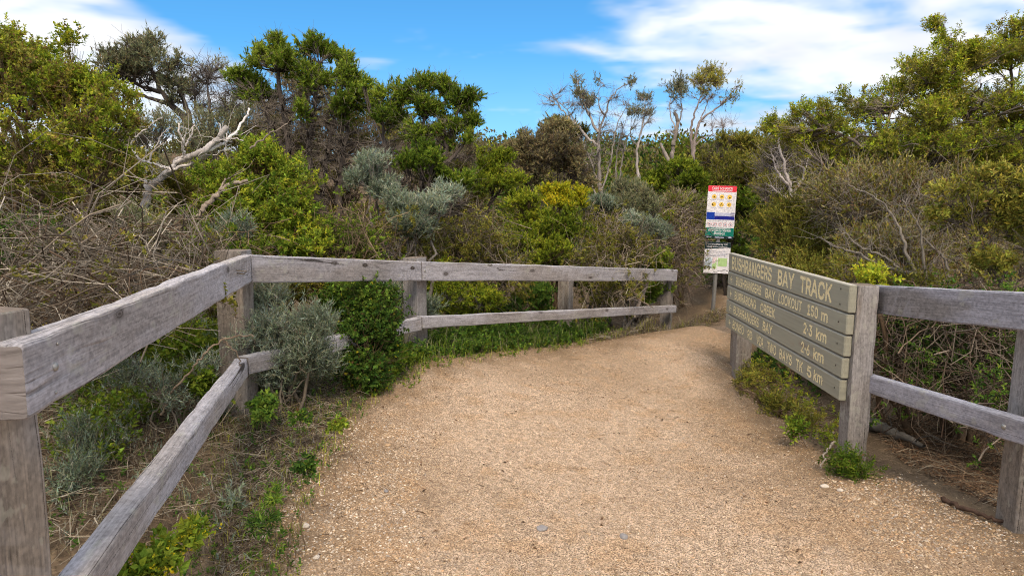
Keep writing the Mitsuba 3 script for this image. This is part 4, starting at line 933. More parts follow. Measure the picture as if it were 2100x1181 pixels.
plant('gum_tree', 'thin grey half-bare tree between the sparse tree and the tall leafy one', 'tree', [(3.303, 17.46, 4.107, 0.17, 0.3, 0.121), (3.4, 17.418, 3.782, 0.219, 0.4, 0.17), (3.036, 17.415, 3.758, 0.17, 0.3, 0.17)], kind(FINE, shoots=3, colours=GREYGREEN, len=.06, wid=.018, n=8), 80, 53,
      limbs=[([(3.206, 17.125, 1.493), (3.181, 17.206, 2.12), (3.084, 17.267, 2.602), (3.121, 17.31, 2.939), (3.254, 17.369, 3.396), (3.303, 17.457, 4.083)], 0.054, 0.0072), ([(3.121, 17.31, 2.939), (2.939, 17.334, 3.119), (2.987, 17.403, 3.661)], 0.0216, 0.0048), ([(2.671, 17.202, 2.096), (2.793, 17.31, 2.939), (3.036, 17.388, 3.541), (3.157, 17.418, 3.782)], 0.0216, 0.0048), ([(3.254, 17.369, 3.396), (3.461, 17.403, 3.661), (3.546, 17.442, 3.963)], 0.018, 0.0048), ([(2.574, 17.172, 1.855), (2.623, 17.31, 2.939), (2.854, 17.403, 3.661)], 0.0216, 0.0048)], bare=320, bare_lobes=[(3.218, 17.411, 3.722, 0.413, 0.6, 0.583), (2.732, 17.341, 3.18, 0.364, 0.5, 0.607)], bark=(.29, .265, .255), r_tip=.0045, twig_shoots=2)
plant('gum_tree', 'broken-topped grey trunk with one round leafy head', 'tree', [(4.346, 18.521, 4.522, 0.257, 0.5, 0.257), (4.41, 18.553, 4.765, 0.116, 0.3, 0.103), (4.526, 18.508, 4.42, 0.129, 0.3, 0.18)], kind(FINE, colours=GREYGREEN, len=.06, wid=.02, shoots=2, spread=.08, n=9), 130, 54,
      limbs=[([(4.461, 18.133, 1.487), (4.436, 18.187, 1.908), (4.256, 18.244, 2.354), (4.191, 18.278, 2.622), (4.294, 18.361, 3.273), (4.397, 18.422, 3.744), (4.281, 18.44, 3.885)], 0.0792, 0.045), ([(4.166, 18.272, 2.571), (4.011, 18.309, 2.865), (3.909, 18.338, 3.094)], 0.0612, 0.033), ([(4.371, 18.394, 3.528), (4.5, 18.451, 3.974), (4.397, 18.508, 4.42)], 0.0252, 0.0072), ([(4.346, 18.378, 3.4), (4.114, 18.451, 3.974), (4.243, 18.508, 4.42)], 0.0216, 0.006)], bare=130, bare_lobes=[(4.346, 18.468, 4.102, 0.334, 0.4, 0.334), (4.179, 18.378, 3.4, 0.18, 0.3, 0.18)], bark=(.30, .265, .245), r_tip=.0045, twig_shoots=1)
plant('gum_tree', 'tallest leafy gum standing right of centre against the clouds', 'tree',
      [(5.537, 19.606, 5.116, 0.38, 0.7, 0.231), (5.293, 19.58, 4.914, 0.326, 0.6, 0.217), (5.7, 19.575, 4.873, 0.299, 0.5, 0.19), (5.429, 19.545, 4.644, 0.326, 0.5, 0.163), (6.189, 19.55, 4.685, 0.217, 0.4, 0.136), (5.999, 19.509, 4.362, 0.299, 0.4, 0.109), (5.089, 19.58, 4.914, 0.163, 0.3, 0.163)], kind(FINE, colours=OLIVE, len=.065, wid=.02, shoots=2, spread=.08, n=9), 300, 55, fresh=.65,
      limbs=[([(5.076, 19.175, 1.75), (5.021, 19.326, 2.935), (4.967, 19.381, 3.366), (5.008, 19.442, 3.837), (5.225, 19.506, 4.335), (5.334, 19.545, 4.644)], 0.072, 0.012), ([(5.035, 19.321, 2.894), (5.116, 19.4, 3.514), (5.252, 19.445, 3.864), (5.768, 19.487, 4.187), (6.094, 19.533, 4.55)], 0.0504, 0.0084), ([(5.225, 19.499, 4.281), (5.496, 19.537, 4.577), (5.591, 19.588, 4.981)], 0.0216, 0.006), ([(5.252, 19.445, 3.864), (5.429, 19.494, 4.241), (5.496, 19.528, 4.51)], 0.0216, 0.006), ([(5.076, 19.347, 3.096), (5.293, 19.376, 3.325), (5.836, 19.395, 3.473), (6.107, 19.412, 3.608)], 0.018, 0.0036)], bare=240, bare_lobes=[(5.564, 19.519, 4.442, 0.814, 0.6, 0.461), (5.836, 19.433, 3.769, 0.679, 0.4, 0.271)], bark=(.28, .235, .225), r_tip=.0045, twig_shoots=2)
plant('coast_shrub', 'yellow-green shrub at the foot of the tallest gum', 'shrub', [(3.204, 13.184, 2.209, 0.316, 0.5, 0.204), (2.879, 13.155, 1.979, 0.464, 0.5, 0.223), (3.24, 12.739, 1.878, 0.36, 0.5, 0.234), (2.507, 13.137, 1.841, 0.279, 0.4, 0.13)], kind(TUFT, colours=YELLOWGREEN, len=.07, wid=.024), 420, 56, bare=200, bark=BARK_DARK, fresh=.25)
plant('tea_tree', 'dark grey-green tea tree behind the information sign', 'tree', [(4.5, 14.268, 2.802, 0.36, 0.6, 0.24), (4.8, 14.243, 2.603, 0.4, 0.6, 0.34), (4.08, 13.811, 2.382, 0.447, 0.6, 0.291), (4.55, 13.155, 1.979, 0.557, 0.6, 0.371), (3.993, 13.155, 1.979, 0.464, 0.6, 0.316)], kind(FINE, colours=OLIVE, len=.065, wid=.022), 640, 57, bare=900, bark=(.10, .085, .08), r_tip=.006, twig_shoots=1,
      limbs=[([(4.5, 14.04, 1.016), (4.4, 14.129, 1.711), (4.25, 14.205, 2.306), (4.2, 14.243, 2.603)], .05, .012), ([(4.45, 14.09, 1.413), (4.8, 14.179, 2.107), (4.7, 14.268, 2.802)], .05, .012), ([(4.5, 14.065, 1.215), (5, 14.141, 1.81), (5.2, 14.218, 2.405)], .04, .01)])
plant('coast_shrub', 'dark green shrub right behind the information sign', 'shrub', [(3.986, 12.078, 1.44, 0.343, 0.5, 0.394), (3.426, 12.391, 1.523, 0.351, 0.4, 0.264), (3.825, 11.912, 0.935, 0.34, 0.4, 0.34), (4.371, 12.078, 1.44, 0.343, 0.4, 0.257)], kind(TUFT, colours=GREEN, len=.06, wid=.022), 560, 58, bare=350, bark=BARK_DARK, fresh=.2)
plant('saltbush', 'round grey saltbush with many dry twigs behind the back fence', 'shrub', [(1.857, 10.496, 1.682, 0.342, 0.4, 0.193), (2.06, 10.376, 1.535, 0.265, 0.35, 0.177), (1.712, 10.266, 1.464, 0.248, 0.3, 0.175)], kind(NEEDLE, len=.05, wid=.011, colours=GREYGREEN), 420, 59, bare=420, bark=(.19, .17, .15))
plant('saltbush', 'small silver saltbush tuft left of the round grey one', 'shrub', [(1.259, 9.973, 1.538, 0.24, 0.25, 0.071), (1.096, 9.966, 1.482, 0.099, 0.15, 0.057)], kind(NEEDLE, len=.05, wid=.011), 170, 60, bark=BARK_GREY)
plant('saltbush', 'grey-green saltbush just above the right half of the back fence', 'shrub', [(1.89, 9.823, 1.157, 0.336, 0.35, 0.182), (1.68, 9.841, 1.296, 0.21, 0.25, 0.098)], kind(NEEDLE, len=.045, wid=.01), 300, 61, bare=200, bark=BARK_GREY)
plant('coast_shrub', 'fresh green shrub climbing above the back fence near its right end', 'shrub', [(2.158, 10.596, 0.895, 0.212, 0.3, 0.242), (2.234, 10.563, 0.632, 0.212, 0.3, 0.227), (1.893, 10.543, 0.482, 0.379, 0.3, 0.227), (1.709, 10.302, 0.172, 0.446, 0.3, 0.223)], kind(BROAD, colours=GREEN, len=.05), 420, 62, bare=200, bark=BARK_BROWN, fresh=.5)
tangle('dry_bramble', 'pale dry grassy thicket behind the right half of the back fence', 'dead shrub', [(1.303, 9.61, 1.064, 0.411, 0.45, 0.343), (1.561, 9.484, 0.867, 0.407, 0.4, 0.271), (0.986, 9.168, 0.76, 0.394, 0.4, 0.263), (1.286, 8.927, 0.46, 0.514, 0.4, 0.257)], 560, 24, [(.27, .22, .18), (.21, .165, .13), (.33, .29, .24)], flat=1.8, sag=.14, green=(380, kind(TINY, colours=OLIVE, len=.035, wid=.014)))
tangle('dry_bramble', 'pinkish grey bare twigs between the back fence and the information sign', 'dead shrub', [(2.75, 11.001, 0.908, 0.393, 0.4, 0.393), (2.764, 10.832, 0.373, 0.218, 0.3, 0.389), (4.179, 12.913, 0.091, 0.557, 0.4, 0.371), (2.769, 11.453, 1.286, 0.489, 0.4, 0.244)], 800, 25, [(.24, .195, .165), (.18, .135, .11), (.31, .27, .24)], flat=.8, sag=.2, green=(160, kind(TINY, colours=OLIVE, len=.03)))
plant('coast_shrub', 'olive dry shrub above the right end of the back fence', 'shrub', [(2.9, 11.68, 1.486, 0.414, 0.4, 0.249), (2.583, 11.353, 1.289, 0.323, 0.4, 0.21), (3.066, 11.649, 1.24, 0.249, 0.3, 0.215)], kind(FINE, colours=BROWNOLIVE), 420, 63, bare=320, bark=BARK_BROWN, second=kind(TUFT, colours=YELLOWGREEN))
dead_wood('dead_branch', 'pale driftwood-like branch lying behind the lower rail of the back fence', 'dead branch', [([(1.175, 9.288, 0.129), (1.376, 9.297, 0.196), (1.611, 9.305, 0.262), (1.746, 9.302, 0.236)], .022, .010), ([(1.209, 9.282, 0.076), (1.262, 9.29, 0.143), (1.222, 9.299, 0.209), (1.155, 9.3, 0.222)], .012, .006), ([(1.714, 9.47, -0.025), (1.851, 9.514, 0.316), (1.989, 9.549, 0.588)], .03, .014), ([(1.611, 9.247, -0.19), (1.88, 9.265, -0.057), (1.813, 9.282, 0.076)], .05, .03)], 33, (.30, .26, .235), twigs=6)

# ---- right of the path
plant('right_shrub', 'tall olive-green shrub towering over the right side', 'shrub',
      [(3.343, 7.356, 2.361, 0.257, 0.5, 0.165), (3.677, 7.377, 2.524, 0.257, 0.5, 0.206), (4.011, 7.397, 2.677, 0.257, 0.5, 0.257), (4.25, 7.217, 2.846, 0.25, 0.5, 0.25), (4.475, 7.245, 3.069, 0.22, 0.4, 0.18), (4.39, 7.283, 3.366, 0.075, 0.15, 0.13), (4.75, 7.236, 2.994, 0.25, 0.5, 0.2), (5.027, 7.145, 3.072, 0.276, 0.5, 0.246), (4.682, 7.082, 2.583, 0.394, 0.6, 0.296), (4.2, 7.16, 2.399, 0.4, 0.6, 0.25), (3.804, 7.236, 2.209, 0.355, 0.5, 0.203), (3.129, 7.478, 2.527, 0.209, 0.3, 0.094), (5.051, 6.961, 2.425, 0.34, 0.6, 0.34), (4.42, 6.924, 2.136, 0.437, 0.6, 0.243), (5.101, 7.176, 3.317, 0.177, 0.3, 0.118), (3.651, 7.302, 1.937, 0.309, 0.5, 0.175), (4.159, 7.197, 1.908, 0.355, 0.5, 0.203), (4.584, 6.976, 1.752, 0.394, 0.5, 0.197), (3.171, 7.535, 2.183, 0.243, 0.4, 0.159), (3.795, 7.02, 2.095, 0.345, 0.4, 0.148), (2.986, 7.763, 2.387, 0.195, 0.4, 0.141), (3.389, 7.42, 2.071, 0.261, 0.4, 0.136), (4.834, 6.804, 1.985, 0.287, 0.4, 0.191)],
      kind(BROAD, colours=OLIVE, len=.029, wid=.012, shoots=4, n=12), 3300, 71, bare=2400, leafy=(.45, 1.0), bark=(.17, .145, .13), twig=(.29, .25, .21), r_base=.05, fresh=.58, second=kind(BROAD, colours=YELLOWGREEN, len=.034, wid=.014),
      limbs=[([(4.8, 6.912, 0.465), (4.55, 6.975, 0.961), (4.25, 7.033, 1.407), (3.95, 7.077, 1.755), (3.6, 7.128, 2.151), (3.25, 7.15, 2.325)], .055, .012), ([(4.8, 6.925, 0.564), (4.55, 7.013, 1.259), (4.3, 7.09, 1.854), (4.2, 7.16, 2.399), (4.25, 7.217, 2.846)], .055, .012), ([(4.95, 6.912, 0.465), (4.85, 7.013, 1.259), (4.75, 7.102, 1.953), (4.65, 7.179, 2.548), (4.5, 7.249, 3.094), (4.4, 7.287, 3.391)], .06, .008), ([(5.05, 6.912, 0.465), (5.15, 7.033, 1.407), (5.1, 7.128, 2.151), (5.125, 7.242, 3.044)], .055, .012), ([(4.4, 7.001, 1.159), (4, 7.039, 1.457), (3.65, 7.064, 1.655), (3.25, 7.096, 1.903)], .035, .01), ([(3.95, 7.077, 1.755), (3.75, 7.109, 2.002), (3.9, 7.179, 2.548)], .03, .01)])
plant('dry_shrub', 'grey twiggy shrub with bare fanning branches below the tall right-hand shrub', 'shrub', [(3.643, 6.862, 1.654, 0.534, 0.5, 0.291), (4.007, 6.649, 1.559, 0.519, 0.5, 0.377), (3.35, 7.052, 1.556, 0.35, 0.5, 0.35), (4.411, 6.536, 1.467, 0.511, 0.5, 0.371), (3.657, 6.389, 1.106, 0.549, 0.5, 0.274), (4.384, 6.178, 1.034, 0.399, 0.5, 0.266)],
      kind(FINE, colours=OLIVE, len=.035, brown=.2), 1500, 72, bare=2400, bark=(.20, .175, .155), twig=(.33, .29, .255), r_base=.04, k1=12, fresh=.5, second=kind(FINE, colours=BROWNOLIVE, len=.032), twig_shoots=2, base=(3.9, 5.9))
plant('olive_shrub', 'low olive shrub directly behind the near half of the track sign', 'shrub', [(3.056, 6.167, 0.946, 0.266, 0.3, 0.151), (3.287, 5.852, 0.852, 0.295, 0.3, 0.143), (2.963, 6.751, 0.787, 0.291, 0.3, 0.194), (3.461, 5.644, 0.797, 0.244, 0.3, 0.122)], kind(FINE, colours=OLIVE, len=.032, wid=.011), 420, 121, bare=420, bark=(.17, .145, .125), twig=(.24, .2, .17), fresh=.3)
plant('tea_tree', 'grey-green tea tree thicket behind the right-hand shrubs', 'shrub', [(4.55, 9.952, 2.163, 0.56, 0.6, 0.35), (5.39, 9.961, 2.233, 0.63, 0.6, 0.42), (6.24, 9.758, 2.22, 0.617, 0.6, 0.48), (6.983, 9.555, 2.207, 0.604, 0.6, 0.537)], kind(FINE, colours=OLIVE, len=.05, wid=.017), 700, 122, bare=700, bark=(.16, .14, .125), twig=(.24, .21, .18))
dead_wood('dead_branch', 'bare grey branches fanning left above the track sign', 'dead branch', [([(3.961, 5.826, 0.643), (3.666, 5.86, 0.915), (3.371, 5.871, 0.999), (3.119, 5.879, 1.061), (2.908, 5.893, 1.166), (2.697, 5.905, 1.262)], .026, .006), ([(3.371, 5.871, 0.999), (3.161, 5.89, 1.145), (2.992, 5.898, 1.208), (2.824, 5.917, 1.354)], .012, .004), ([(3.498, 5.863, 0.936), (3.371, 5.901, 1.229), (3.308, 5.933, 1.479), (3.119, 5.954, 1.647), (2.908, 5.965, 1.73)], .016, .004), ([(3.582, 5.86, 0.915), (3.561, 5.911, 1.312), (3.371, 5.949, 1.605)], .014, .004), ([(3.835, 5.842, 0.769), (3.709, 5.89, 1.145), (3.498, 5.917, 1.354)], .016, .005)], 34, (.22, .20, .18), twigs=40)
plant('olive_shrub', 'olive small-leaved shrub behind the far end of the track sign', 'shrub', [(3.371, 8.044, 1.437, 0.377, 0.5, 0.251), (3.143, 8.008, 1.153, 0.286, 0.4, 0.229), (3.474, 7.601, 1.122, 0.434, 0.5, 0.239), (3.194, 8.624, 1.241, 0.184, 0.3, 0.209), (3.224, 7.374, 0.924, 0.37, 0.4, 0.18), (3.691, 7.642, 1.445, 0.217, 0.4, 0.217)], kind(FINE, colours=OLIVE, len=.035, wid=.012), 1100, 73, bare=900, bark=(.125, .105, .09), fresh=.45)
plant('olive_shrub', 'greyish shrub standing above the olive one, thin against the sky', 'shrub', [(4.479, 11.201, 2.466, 0.471, 0.6, 0.314), (4.354, 11.679, 2.261, 0.411, 0.5, 0.329), (4.575, 10.654, 2.129, 0.45, 0.6, 0.375), (4.125, 10.606, 1.757, 0.525, 0.5, 0.3)], kind(FINE, colours=OLIVE), 420, 74, bare=1100, bark=(.16, .14, .13), twig=(.19, .165, .155), r_tip=.0045, twig_shoots=1)
dead_wood('dead_tree', 'tangle of bleached bare branches between the information sign and the right-hand shrubs', 'dead tree', [([(3.977, 9.627, 1.2), (3.943, 9.688, 1.676), (3.854, 9.732, 2.016), (3.771, 9.775, 2.356), (3.703, 9.819, 2.696)], .035, .008), ([(3.943, 9.688, 1.676), (4.114, 9.723, 1.948), (4.183, 9.767, 2.288)], .022, .006), ([(3.895, 9.706, 1.812), (3.703, 9.732, 2.016), (3.669, 9.758, 2.22)], .02, .006), ([(4.046, 9.671, 1.54), (4.251, 9.697, 1.744), (4.389, 9.749, 2.152)], .02, .006), ([(3.922, 9.679, 1.608), (3.771, 9.688, 1.676), (3.634, 9.706, 1.812)], .016, .005)], 35, (.36, .33, .33), twigs=46)
plant('right_shrub', 'leafy sprays of a nearer green shrub hanging in at the right edge', 'shrub', [(3.304, 5.048, 1.657, 0.157, 0.25, 0.107), (3.464, 5.06, 1.746, 0.143, 0.25, 0.086), (3.605, 4.936, 1.569, 0.14, 0.3, 0.175), (3.25, 5.028, 1.498, 0.107, 0.2, 0.071), (3.458, 4.701, 1.304, 0.134, 0.25, 0.134), (3.357, 4.683, 1.171, 0.134, 0.2, 0.067), (3.592, 4.718, 1.437, 0.201, 0.3, 0.302)], kind(BROAD, colours=OLIVE, len=.04, wid=.016, shoots=2), 330, 75, bare=300, bark=(.14, .12, .10), fresh=.45, base=(4.0, 4.7))
tangle('dry_bramble', 'dark tangle of dead twigs under and behind the right-hand rails', 'dead shrub', [(2.854, 4.624, 0.705, 0.403, 0.4, 0.269), (3.08, 4.321, 0.7, 0.314, 0.4, 0.283), (2.661, 4.484, 0.398, 0.263, 0.35, 0.197), (2.918, 4.183, 0.415, 0.338, 0.35, 0.184), (2.897, 3.777, 0.387, 0.195, 0.3, 0.139)], 620, 26, [(.15, .115, .09), (.10, .07, .055), (.21, .175, .145)], flat=.7, sag=.2, green=(220, kind(TINY, colours=DARK)))
plant('dark_shrub', 'dark green shrub behind the right-hand rails', 'shrub', [(2.975, 4.834, 0.771, 0.315, 0.3, 0.14), (3.29, 4.628, 0.738, 0.302, 0.3, 0.201), (3.237, 4.297, 0.513, 0.189, 0.3, 0.189), (2.8, 4.803, 0.528, 0.21, 0.3, 0.175), (3.055, 4.598, 0.505, 0.302, 0.3, 0.168)], kind(BROAD, colours=DARK, len=.03, wid=.014), 1050, 76, bare=400, leafy=(.7, 1), bark=BARK_BROWN)
plant('coast_shrub', 'small bright green shoots above the rail beside the track sign', 'shrub', [(2.551, 4.668, 1.048, 0.134, 0.15, 0.024), (2.537, 4.77, 1.06, 0.048, 0.1, 0.021)], kind(BROAD, colours=YELLOWGREEN, len=.032), 34, 77, bark=BARK_BROWN, base=(2.75, 4.75), fresh=.6)
plant('low_shrub', 'low yellow-green shrub spreading under the far end of the track sign', 'shrub', [(1.981, 5.74, -0.025, 0.126, 0.2, 0.084), (2.04, 5.433, -0.062, 0.144, 0.2, 0.072), (2.101, 5.137, -0.01, 0.136, 0.2, 0.061), (2.214, 6.043, -0.02, 0.159, 0.25, 0.097), (2.143, 4.837, 0.01, 0.093, 0.15, 0.043)], kind(TINY, colours=OLIVE, len=.03, wid=.009, shoots=3), 210, 78, bare=420, bark=BARK_BROWN, fresh=.35)
plant('dark_shrub', 'dark shrub in the shade behind the track sign', 'shrub', [(2.697, 6.232, -0.118, 0.32, 0.35, 0.274), (2.612, 6.75, -0.008, 0.246, 0.3, 0.246), (2.786, 5.859, 0.117, 0.257, 0.3, 0.3)], kind(BROAD, colours=DARK, len=.035, wid=.015), 420, 79, bare=300, bark=BARK_BROWN)
plant('low_shrub', 'small green tuft at the foot of the near sign post', 'shrub', [(1.933, 3.787, 0.078, 0.073, 0.07, 0.04), (1.978, 3.735, 0.061, 0.05, 0.05, 0.028)], kind(TINY, colours=GREEN, len=.024, wid=.008), 60, 80, bark=BARK_BROWN, r_base=.004, r_tip=.0015)
plant('low_shrub', 'tiny dark green seedling on the gravel in front of the sign', 'seedling', [(1.844, 4.295, 0.103, 0.051, 0.05, 0.029)], kind(BROAD, colours=GREEN, len=.03, wid=.016, spread=.02), 12, 81, bark=BARK_BROWN, r_base=.004, r_tip=.0015)

# ---- along the fence, near the path
plant('saltbush', 'silver-blue saltbush leaning through the fence beside the corner post', 'shrub', [(-1.662, 4.702, 0.924, 0.156, 0.2, 0.088), (-1.763, 4.641, 0.838, 0.087, 0.15, 0.114), (-1.446, 4.435, 0.807, 0.148, 0.2, 0.077), (-1.575, 4.423, 0.711, 0.161, 0.2, 0.109), (-1.367, 4.374, 0.721, 0.127, 0.18, 0.076), (-1.479, 4.402, 0.552, 0.18, 0.2, 0.096), (-1.666, 4.325, 0.731, 0.082, 0.12, 0.094), (-1.32, 4.339, 0.84, 0.094, 0.1, 0.038), (-1.592, 4.439, 0.443, 0.163, 0.2, 0.084), (-1.318, 4.411, 0.615, 0.129, 0.18, 0.077), (-1.689, 4.222, 0.72, 0.068, 0.1, 0.055), (-1.24, 4.384, 0.8, 0.083, 0.1, 0.045), (-1.731, 4.763, 1.009, 0.103, 0.12, 0.048), (-1.298, 4.496, 0.496, 0.099, 0.15, 0.079)],
      kind(NEEDLE, len=.032, wid=.0055), 720, 91, csize=.14, clump=8, bare=450, bark=(.20, .17, .14), r_tip=.002, r_base=.014)
plant('saltbush', 'thin grey saltbush in the shade under the leaning one', 'shrub', [(-1.645, 4.579, 0.355, 0.154, 0.2, 0.087), (-1.746, 4.585, 0.405, 0.067, 0.12, 0.101), (-1.505, 4.78, 0.354, 0.175, 0.2, 0.105)], kind(NEEDLE, len=.03, wid=.005, colours=GREYGREEN), 260, 92, bare=250, bark=(.16, .14, .12), r_tip=.002)
plant('round_bush', 'dense rounded dark green bush with yellow specks growing through the fence', 'bush', [(-1.119, 5.338, 0.77, 0.139, 0.22, 0.131), (-1.117, 5.162, 0.581, 0.158, 0.22, 0.165), (-1.059, 5.035, 0.371, 0.147, 0.22, 0.125), (-1.414, 5.44, 0.778, 0.118, 0.18, 0.063), (-1.312, 5.554, 0.882, 0.136, 0.18, 0.056), (-1.122, 4.978, 0.321, 0.124, 0.2, 0.087)],
      kind(TINY, colours=[tuple(np.array(c) * .62) for c in DARK], len=.030, wid=.021, brown=.03, odd=(.55, .48, .04)), 950, 93, bare=200, bark=BARK_BROWN, fresh=.42, shell=.35, second=kind(TINY, colours=DARK, len=.028, wid=.019), clump=12, csize=.085, twig_shoots=1)
plant('coast_shrub', 'mixed green shrub between the rails right of the rounded bush', 'shrub', [(-0.687, 7.327, 0.557, 0.317, 0.3, 0.18), (-0.38, 7.518, 0.475, 0.271, 0.3, 0.163), (-0.814, 7.553, 0.745, 0.217, 0.25, 0.13), (-0.564, 7.879, 0.935, 0.113, 0.15, 0.079)], kind(TINY, colours=YELLOWGREEN, len=.035, wid=.013), 420, 94, bare=420, bark=BARK_GREY)
plant('saltbush', 'small silver sprig showing left of the second fence post', 'shrub', [(-1.088, 6.337, 0.698, 0.073, 0.15, 0.155), (-0.826, 6.714, 0.497, 0.078, 0.15, 0.117)], kind(NEEDLE, len=.04), 110, 95, bark=BARK_GREY)
plant('coast_shrub', 'dark green shrub between the rails left of the third fence post', 'shrub', [(0.249, 8.614, 0.374, 0.273, 0.3, 0.249), (-0.06, 8.294, 0.238, 0.24, 0.3, 0.144), (0.369, 8.484, 0.145, 0.184, 0.2, 0.123)], kind(TUFT, colours=DARK, len=.04, wid=.016), 360, 96, bare=250, bark=BARK_BROWN, fresh=.4)
plant('coast_shrub', 'green shrub between the third and the end post of the fence', 'shrub', [(1.316, 9.622, 0.371, 0.346, 0.3, 0.166), (2.092, 10.009, 0.249, 0.289, 0.3, 0.216), (0.854, 9.134, 0.499, 0.197, 0.2, 0.131)], kind(BROAD, colours=GREEN, len=.045), 320, 97, bare=300, bark=BARK_GREY, fresh=.45)



# ------------------------------------------------------------------ ground cover, litter, gravel and small things
def region(pts): return shapely.Polygon([tuple(p[:2]) for p in pts])


def scatter(poly, n, rs):
    x0, y0, x1, y1 = poly.bounds
    p = rs.uniform(0, 1, (int(n * 4) + 50, 2)) * [x1 - x0, y1 - y0] + [x0, y0]
    p = p[shapely.contains_xy(poly, p[:, 0], p[:, 1])]
    return p[:n]


def ground_points(p, lift=0.0):
    return np.column_stack([p, ground_z(p[:, 0], p[:, 1]) + lift])


def blades(pos, rs, height, width, colours, spread=0.5, per=1):
    """Curved grass blades: 4 triangles each."""
    pos = np.repeat(pos, per, 0) + np.concatenate([rs.normal(0, 0.015, (len(pos) * per, 2)), np.zeros((len(pos) * per, 1))], 1)
    n = len(pos)
    a = rs.uniform(0, 2 * np.pi, n); dirs = np.stack([np.cos(a), np.sin(a), 0 * a], 1)
    side = np.stack([-np.sin(a), np.cos(a), 0 * a], 1)
    h = height * rs.uniform(0.4, 1.2, (n, 1)); lean = rs.uniform(0.15, 1.0, (n, 1)) * spread; w = width * rs.uniform(0.7, 1.3, (n, 1))
    mid = pos + dirs * h * lean * 0.35 + [0, 0, 1] * h * 0.6
    tip = pos + dirs * h * lean + [0, 0, 1] * h * (1 - 0.4 * lean)
    v = np.stack([pos - side * w / 2, pos + side * w / 2, mid - side * w * 0.4, mid + side * w * 0.4, tip], 1).reshape(-1, 3)
    o = np.arange(n)[:, None] * 5
    f = np.concatenate([o + [0, 1, 3], o + [0, 3, 2], o + [2, 3, 4]], 1).reshape(-1, 3)
    c = np.array(colours)[rs.integers(0, len(colours), n)] * rs.uniform(0.7, 1.3, (n, 1))
    return v, f, np.repeat(c, 5, 0)


def litter(poly, n, rs, colours, length=(0.04, 0.22), r=(0.0008, 0.0024), lift=0.03):
    p = scatter(poly, n, rs); n = len(p)
    c = ground_points(p); c[:, 2] += rs.uniform(0.003, lift, n)
    d = unit(np.concatenate([rs.normal(0, 1, (n, 2)), rs.normal(0, 0.12, (n, 1))], 1))
    L = rs.uniform(*length, (n, 1))
    P = bend(c - d * L / 2, c + d * L / 2, rs, 3, 0.2, -0.1)
    v, f = tubes(P, rs.uniform(*r, (n, 1)) * np.array([[1, 1, .5]]), 3)
    col = np.array(colours)[rs.integers(0, len(colours), n)] * rs.uniform(0.6, 1.4, (n, 1))
    return v, f, np.repeat(col, 9, 0)


def flakes(poly, n, rs, colours, size=(0.012, 0.035), lift=0.012):
    p = scatter(poly, n, rs); n = len(p)
    c = ground_points(p); c[:, 2] += rs.uniform(0.003, lift, n)
    d = unit(np.concatenate([rs.normal(0, 1, (n, 2)), rs.normal(0, 0.25, (n, 1))], 1))
    nrm = np.concatenate([rs.normal(0, 0.35, (n, 2)), np.ones((n, 1))], 1)
    L = rs.uniform(*size, n)
    v, f = leaf_mesh(c, d, nrm, L, L * rs.uniform(0.25, 0.6, n), fold=0.3)
    col = np.array(colours)[rs.integers(0, len(colours), n)] * rs.uniform(0.6, 1.4, (n, 1))
    return v, f, np.repeat(col, 4, 0)


def stuff(name, label, cat, bag, mat, smooth=False):
    key = numbered(name)
    scene[key] = bag.ply(mat, smooth)
    labels[key] = {'label': label, 'category': cat, 'kind': 'stuff'}


def cover(poly, n, rs, kd, heights, tone=0.45):
    p = scatter(poly, n, rs); t = ground_points(p)
    patch = meshkit.noise(t * 3.0 + 5, 4)
    keep = rs.uniform(0.1, 0.75, len(t)) < patch; t, patch = t[keep], patch[keep]
    t[:, 2] += heights[0] + (heights[1] - heights[0]) * rs.uniform(0, 1, len(t)) * (0.12 + 1.7 * patch ** 2)
    return sprigs(t, unit(np.concatenate([rs.normal(0, 0.5, (len(t), 2)), np.ones((len(t), 1))], 1)), rs, kd, np.clip(tone - 0.25 + 0.5 * patch, 0, 1))


STRAW = [(0.27, 0.225, 0.17), (0.19, 0.15, 0.11), (0.12, 0.092, 0.07), (0.36, 0.325, 0.27), (0.085, 0.064, 0.05)]
REDLITTER = [(0.19, 0.115, 0.07), (0.13, 0.08, 0.05), (0.24, 0.165, 0.11), (0.08, 0.055, 0.04)]
rs = np.random.default_rng(500)
left_bank = region([(-2.81, 2.546, 0.12), (-5.657, 5.729, 0.15), (-6.205, 8.162, 0.2), (-4.626, 8.526, 0.2), (-2.726, 6.814, 0.18), (-1.517, 5.927, 0.1), (-1.301, 5.368, 0.08), (-1.471, 4.419, 0.08), (-1.499, 3.795, 0.06), (-1.246, 2.684, 0.04)])
verge = region([(-1.158, 2.478, 0.02), (-1.513, 3.547, 0.05), (-1.798, 4.419, 0.08), (-1.616, 5.368, 0.08), (-0.909, 5.909, 0.06), (-0.844, 5.474, 0.05), (-1.124, 4.535, 0.04), (-1.127, 3.726, 0.03), (-1.11, 3.061, 0.02), (-0.959, 2.478, 0.02)])
back_strip = region([(-1.419, 5.368, 0.08), (-1.167, 6.399, 0.1), (-0.28, 7.711, 0.05), (1.283, 9.312, -0.1), (1.234, 8.706, -0.15), (0.614, 7.653, -0.12), (-0.284, 6.475, 0), (-0.83, 5.66, 0.04), (-0.967, 5.263, 0.05)])
behind = region([(-2.883, 7.214, 0.15), (-2.236, 8.83, 0.15), (-0.383, 10.622, 0.05), (3.041, 12.034, -0.2), (2.378, 9.933, -0.25), (0.722, 9.038, -0.15), (-0.961, 6.589, 0.08), (-1.475, 5.756, 0.1)])
right_bank = region([(2.659, 4.868, 0), (3.526, 5.65, 0), (4.451, 4.827, 0.05), (2.756, 2.913, 0.05), (2.456, 3.164, 0.03), (2.421, 3.552, 0.02), (2.395, 4.02, 0)])
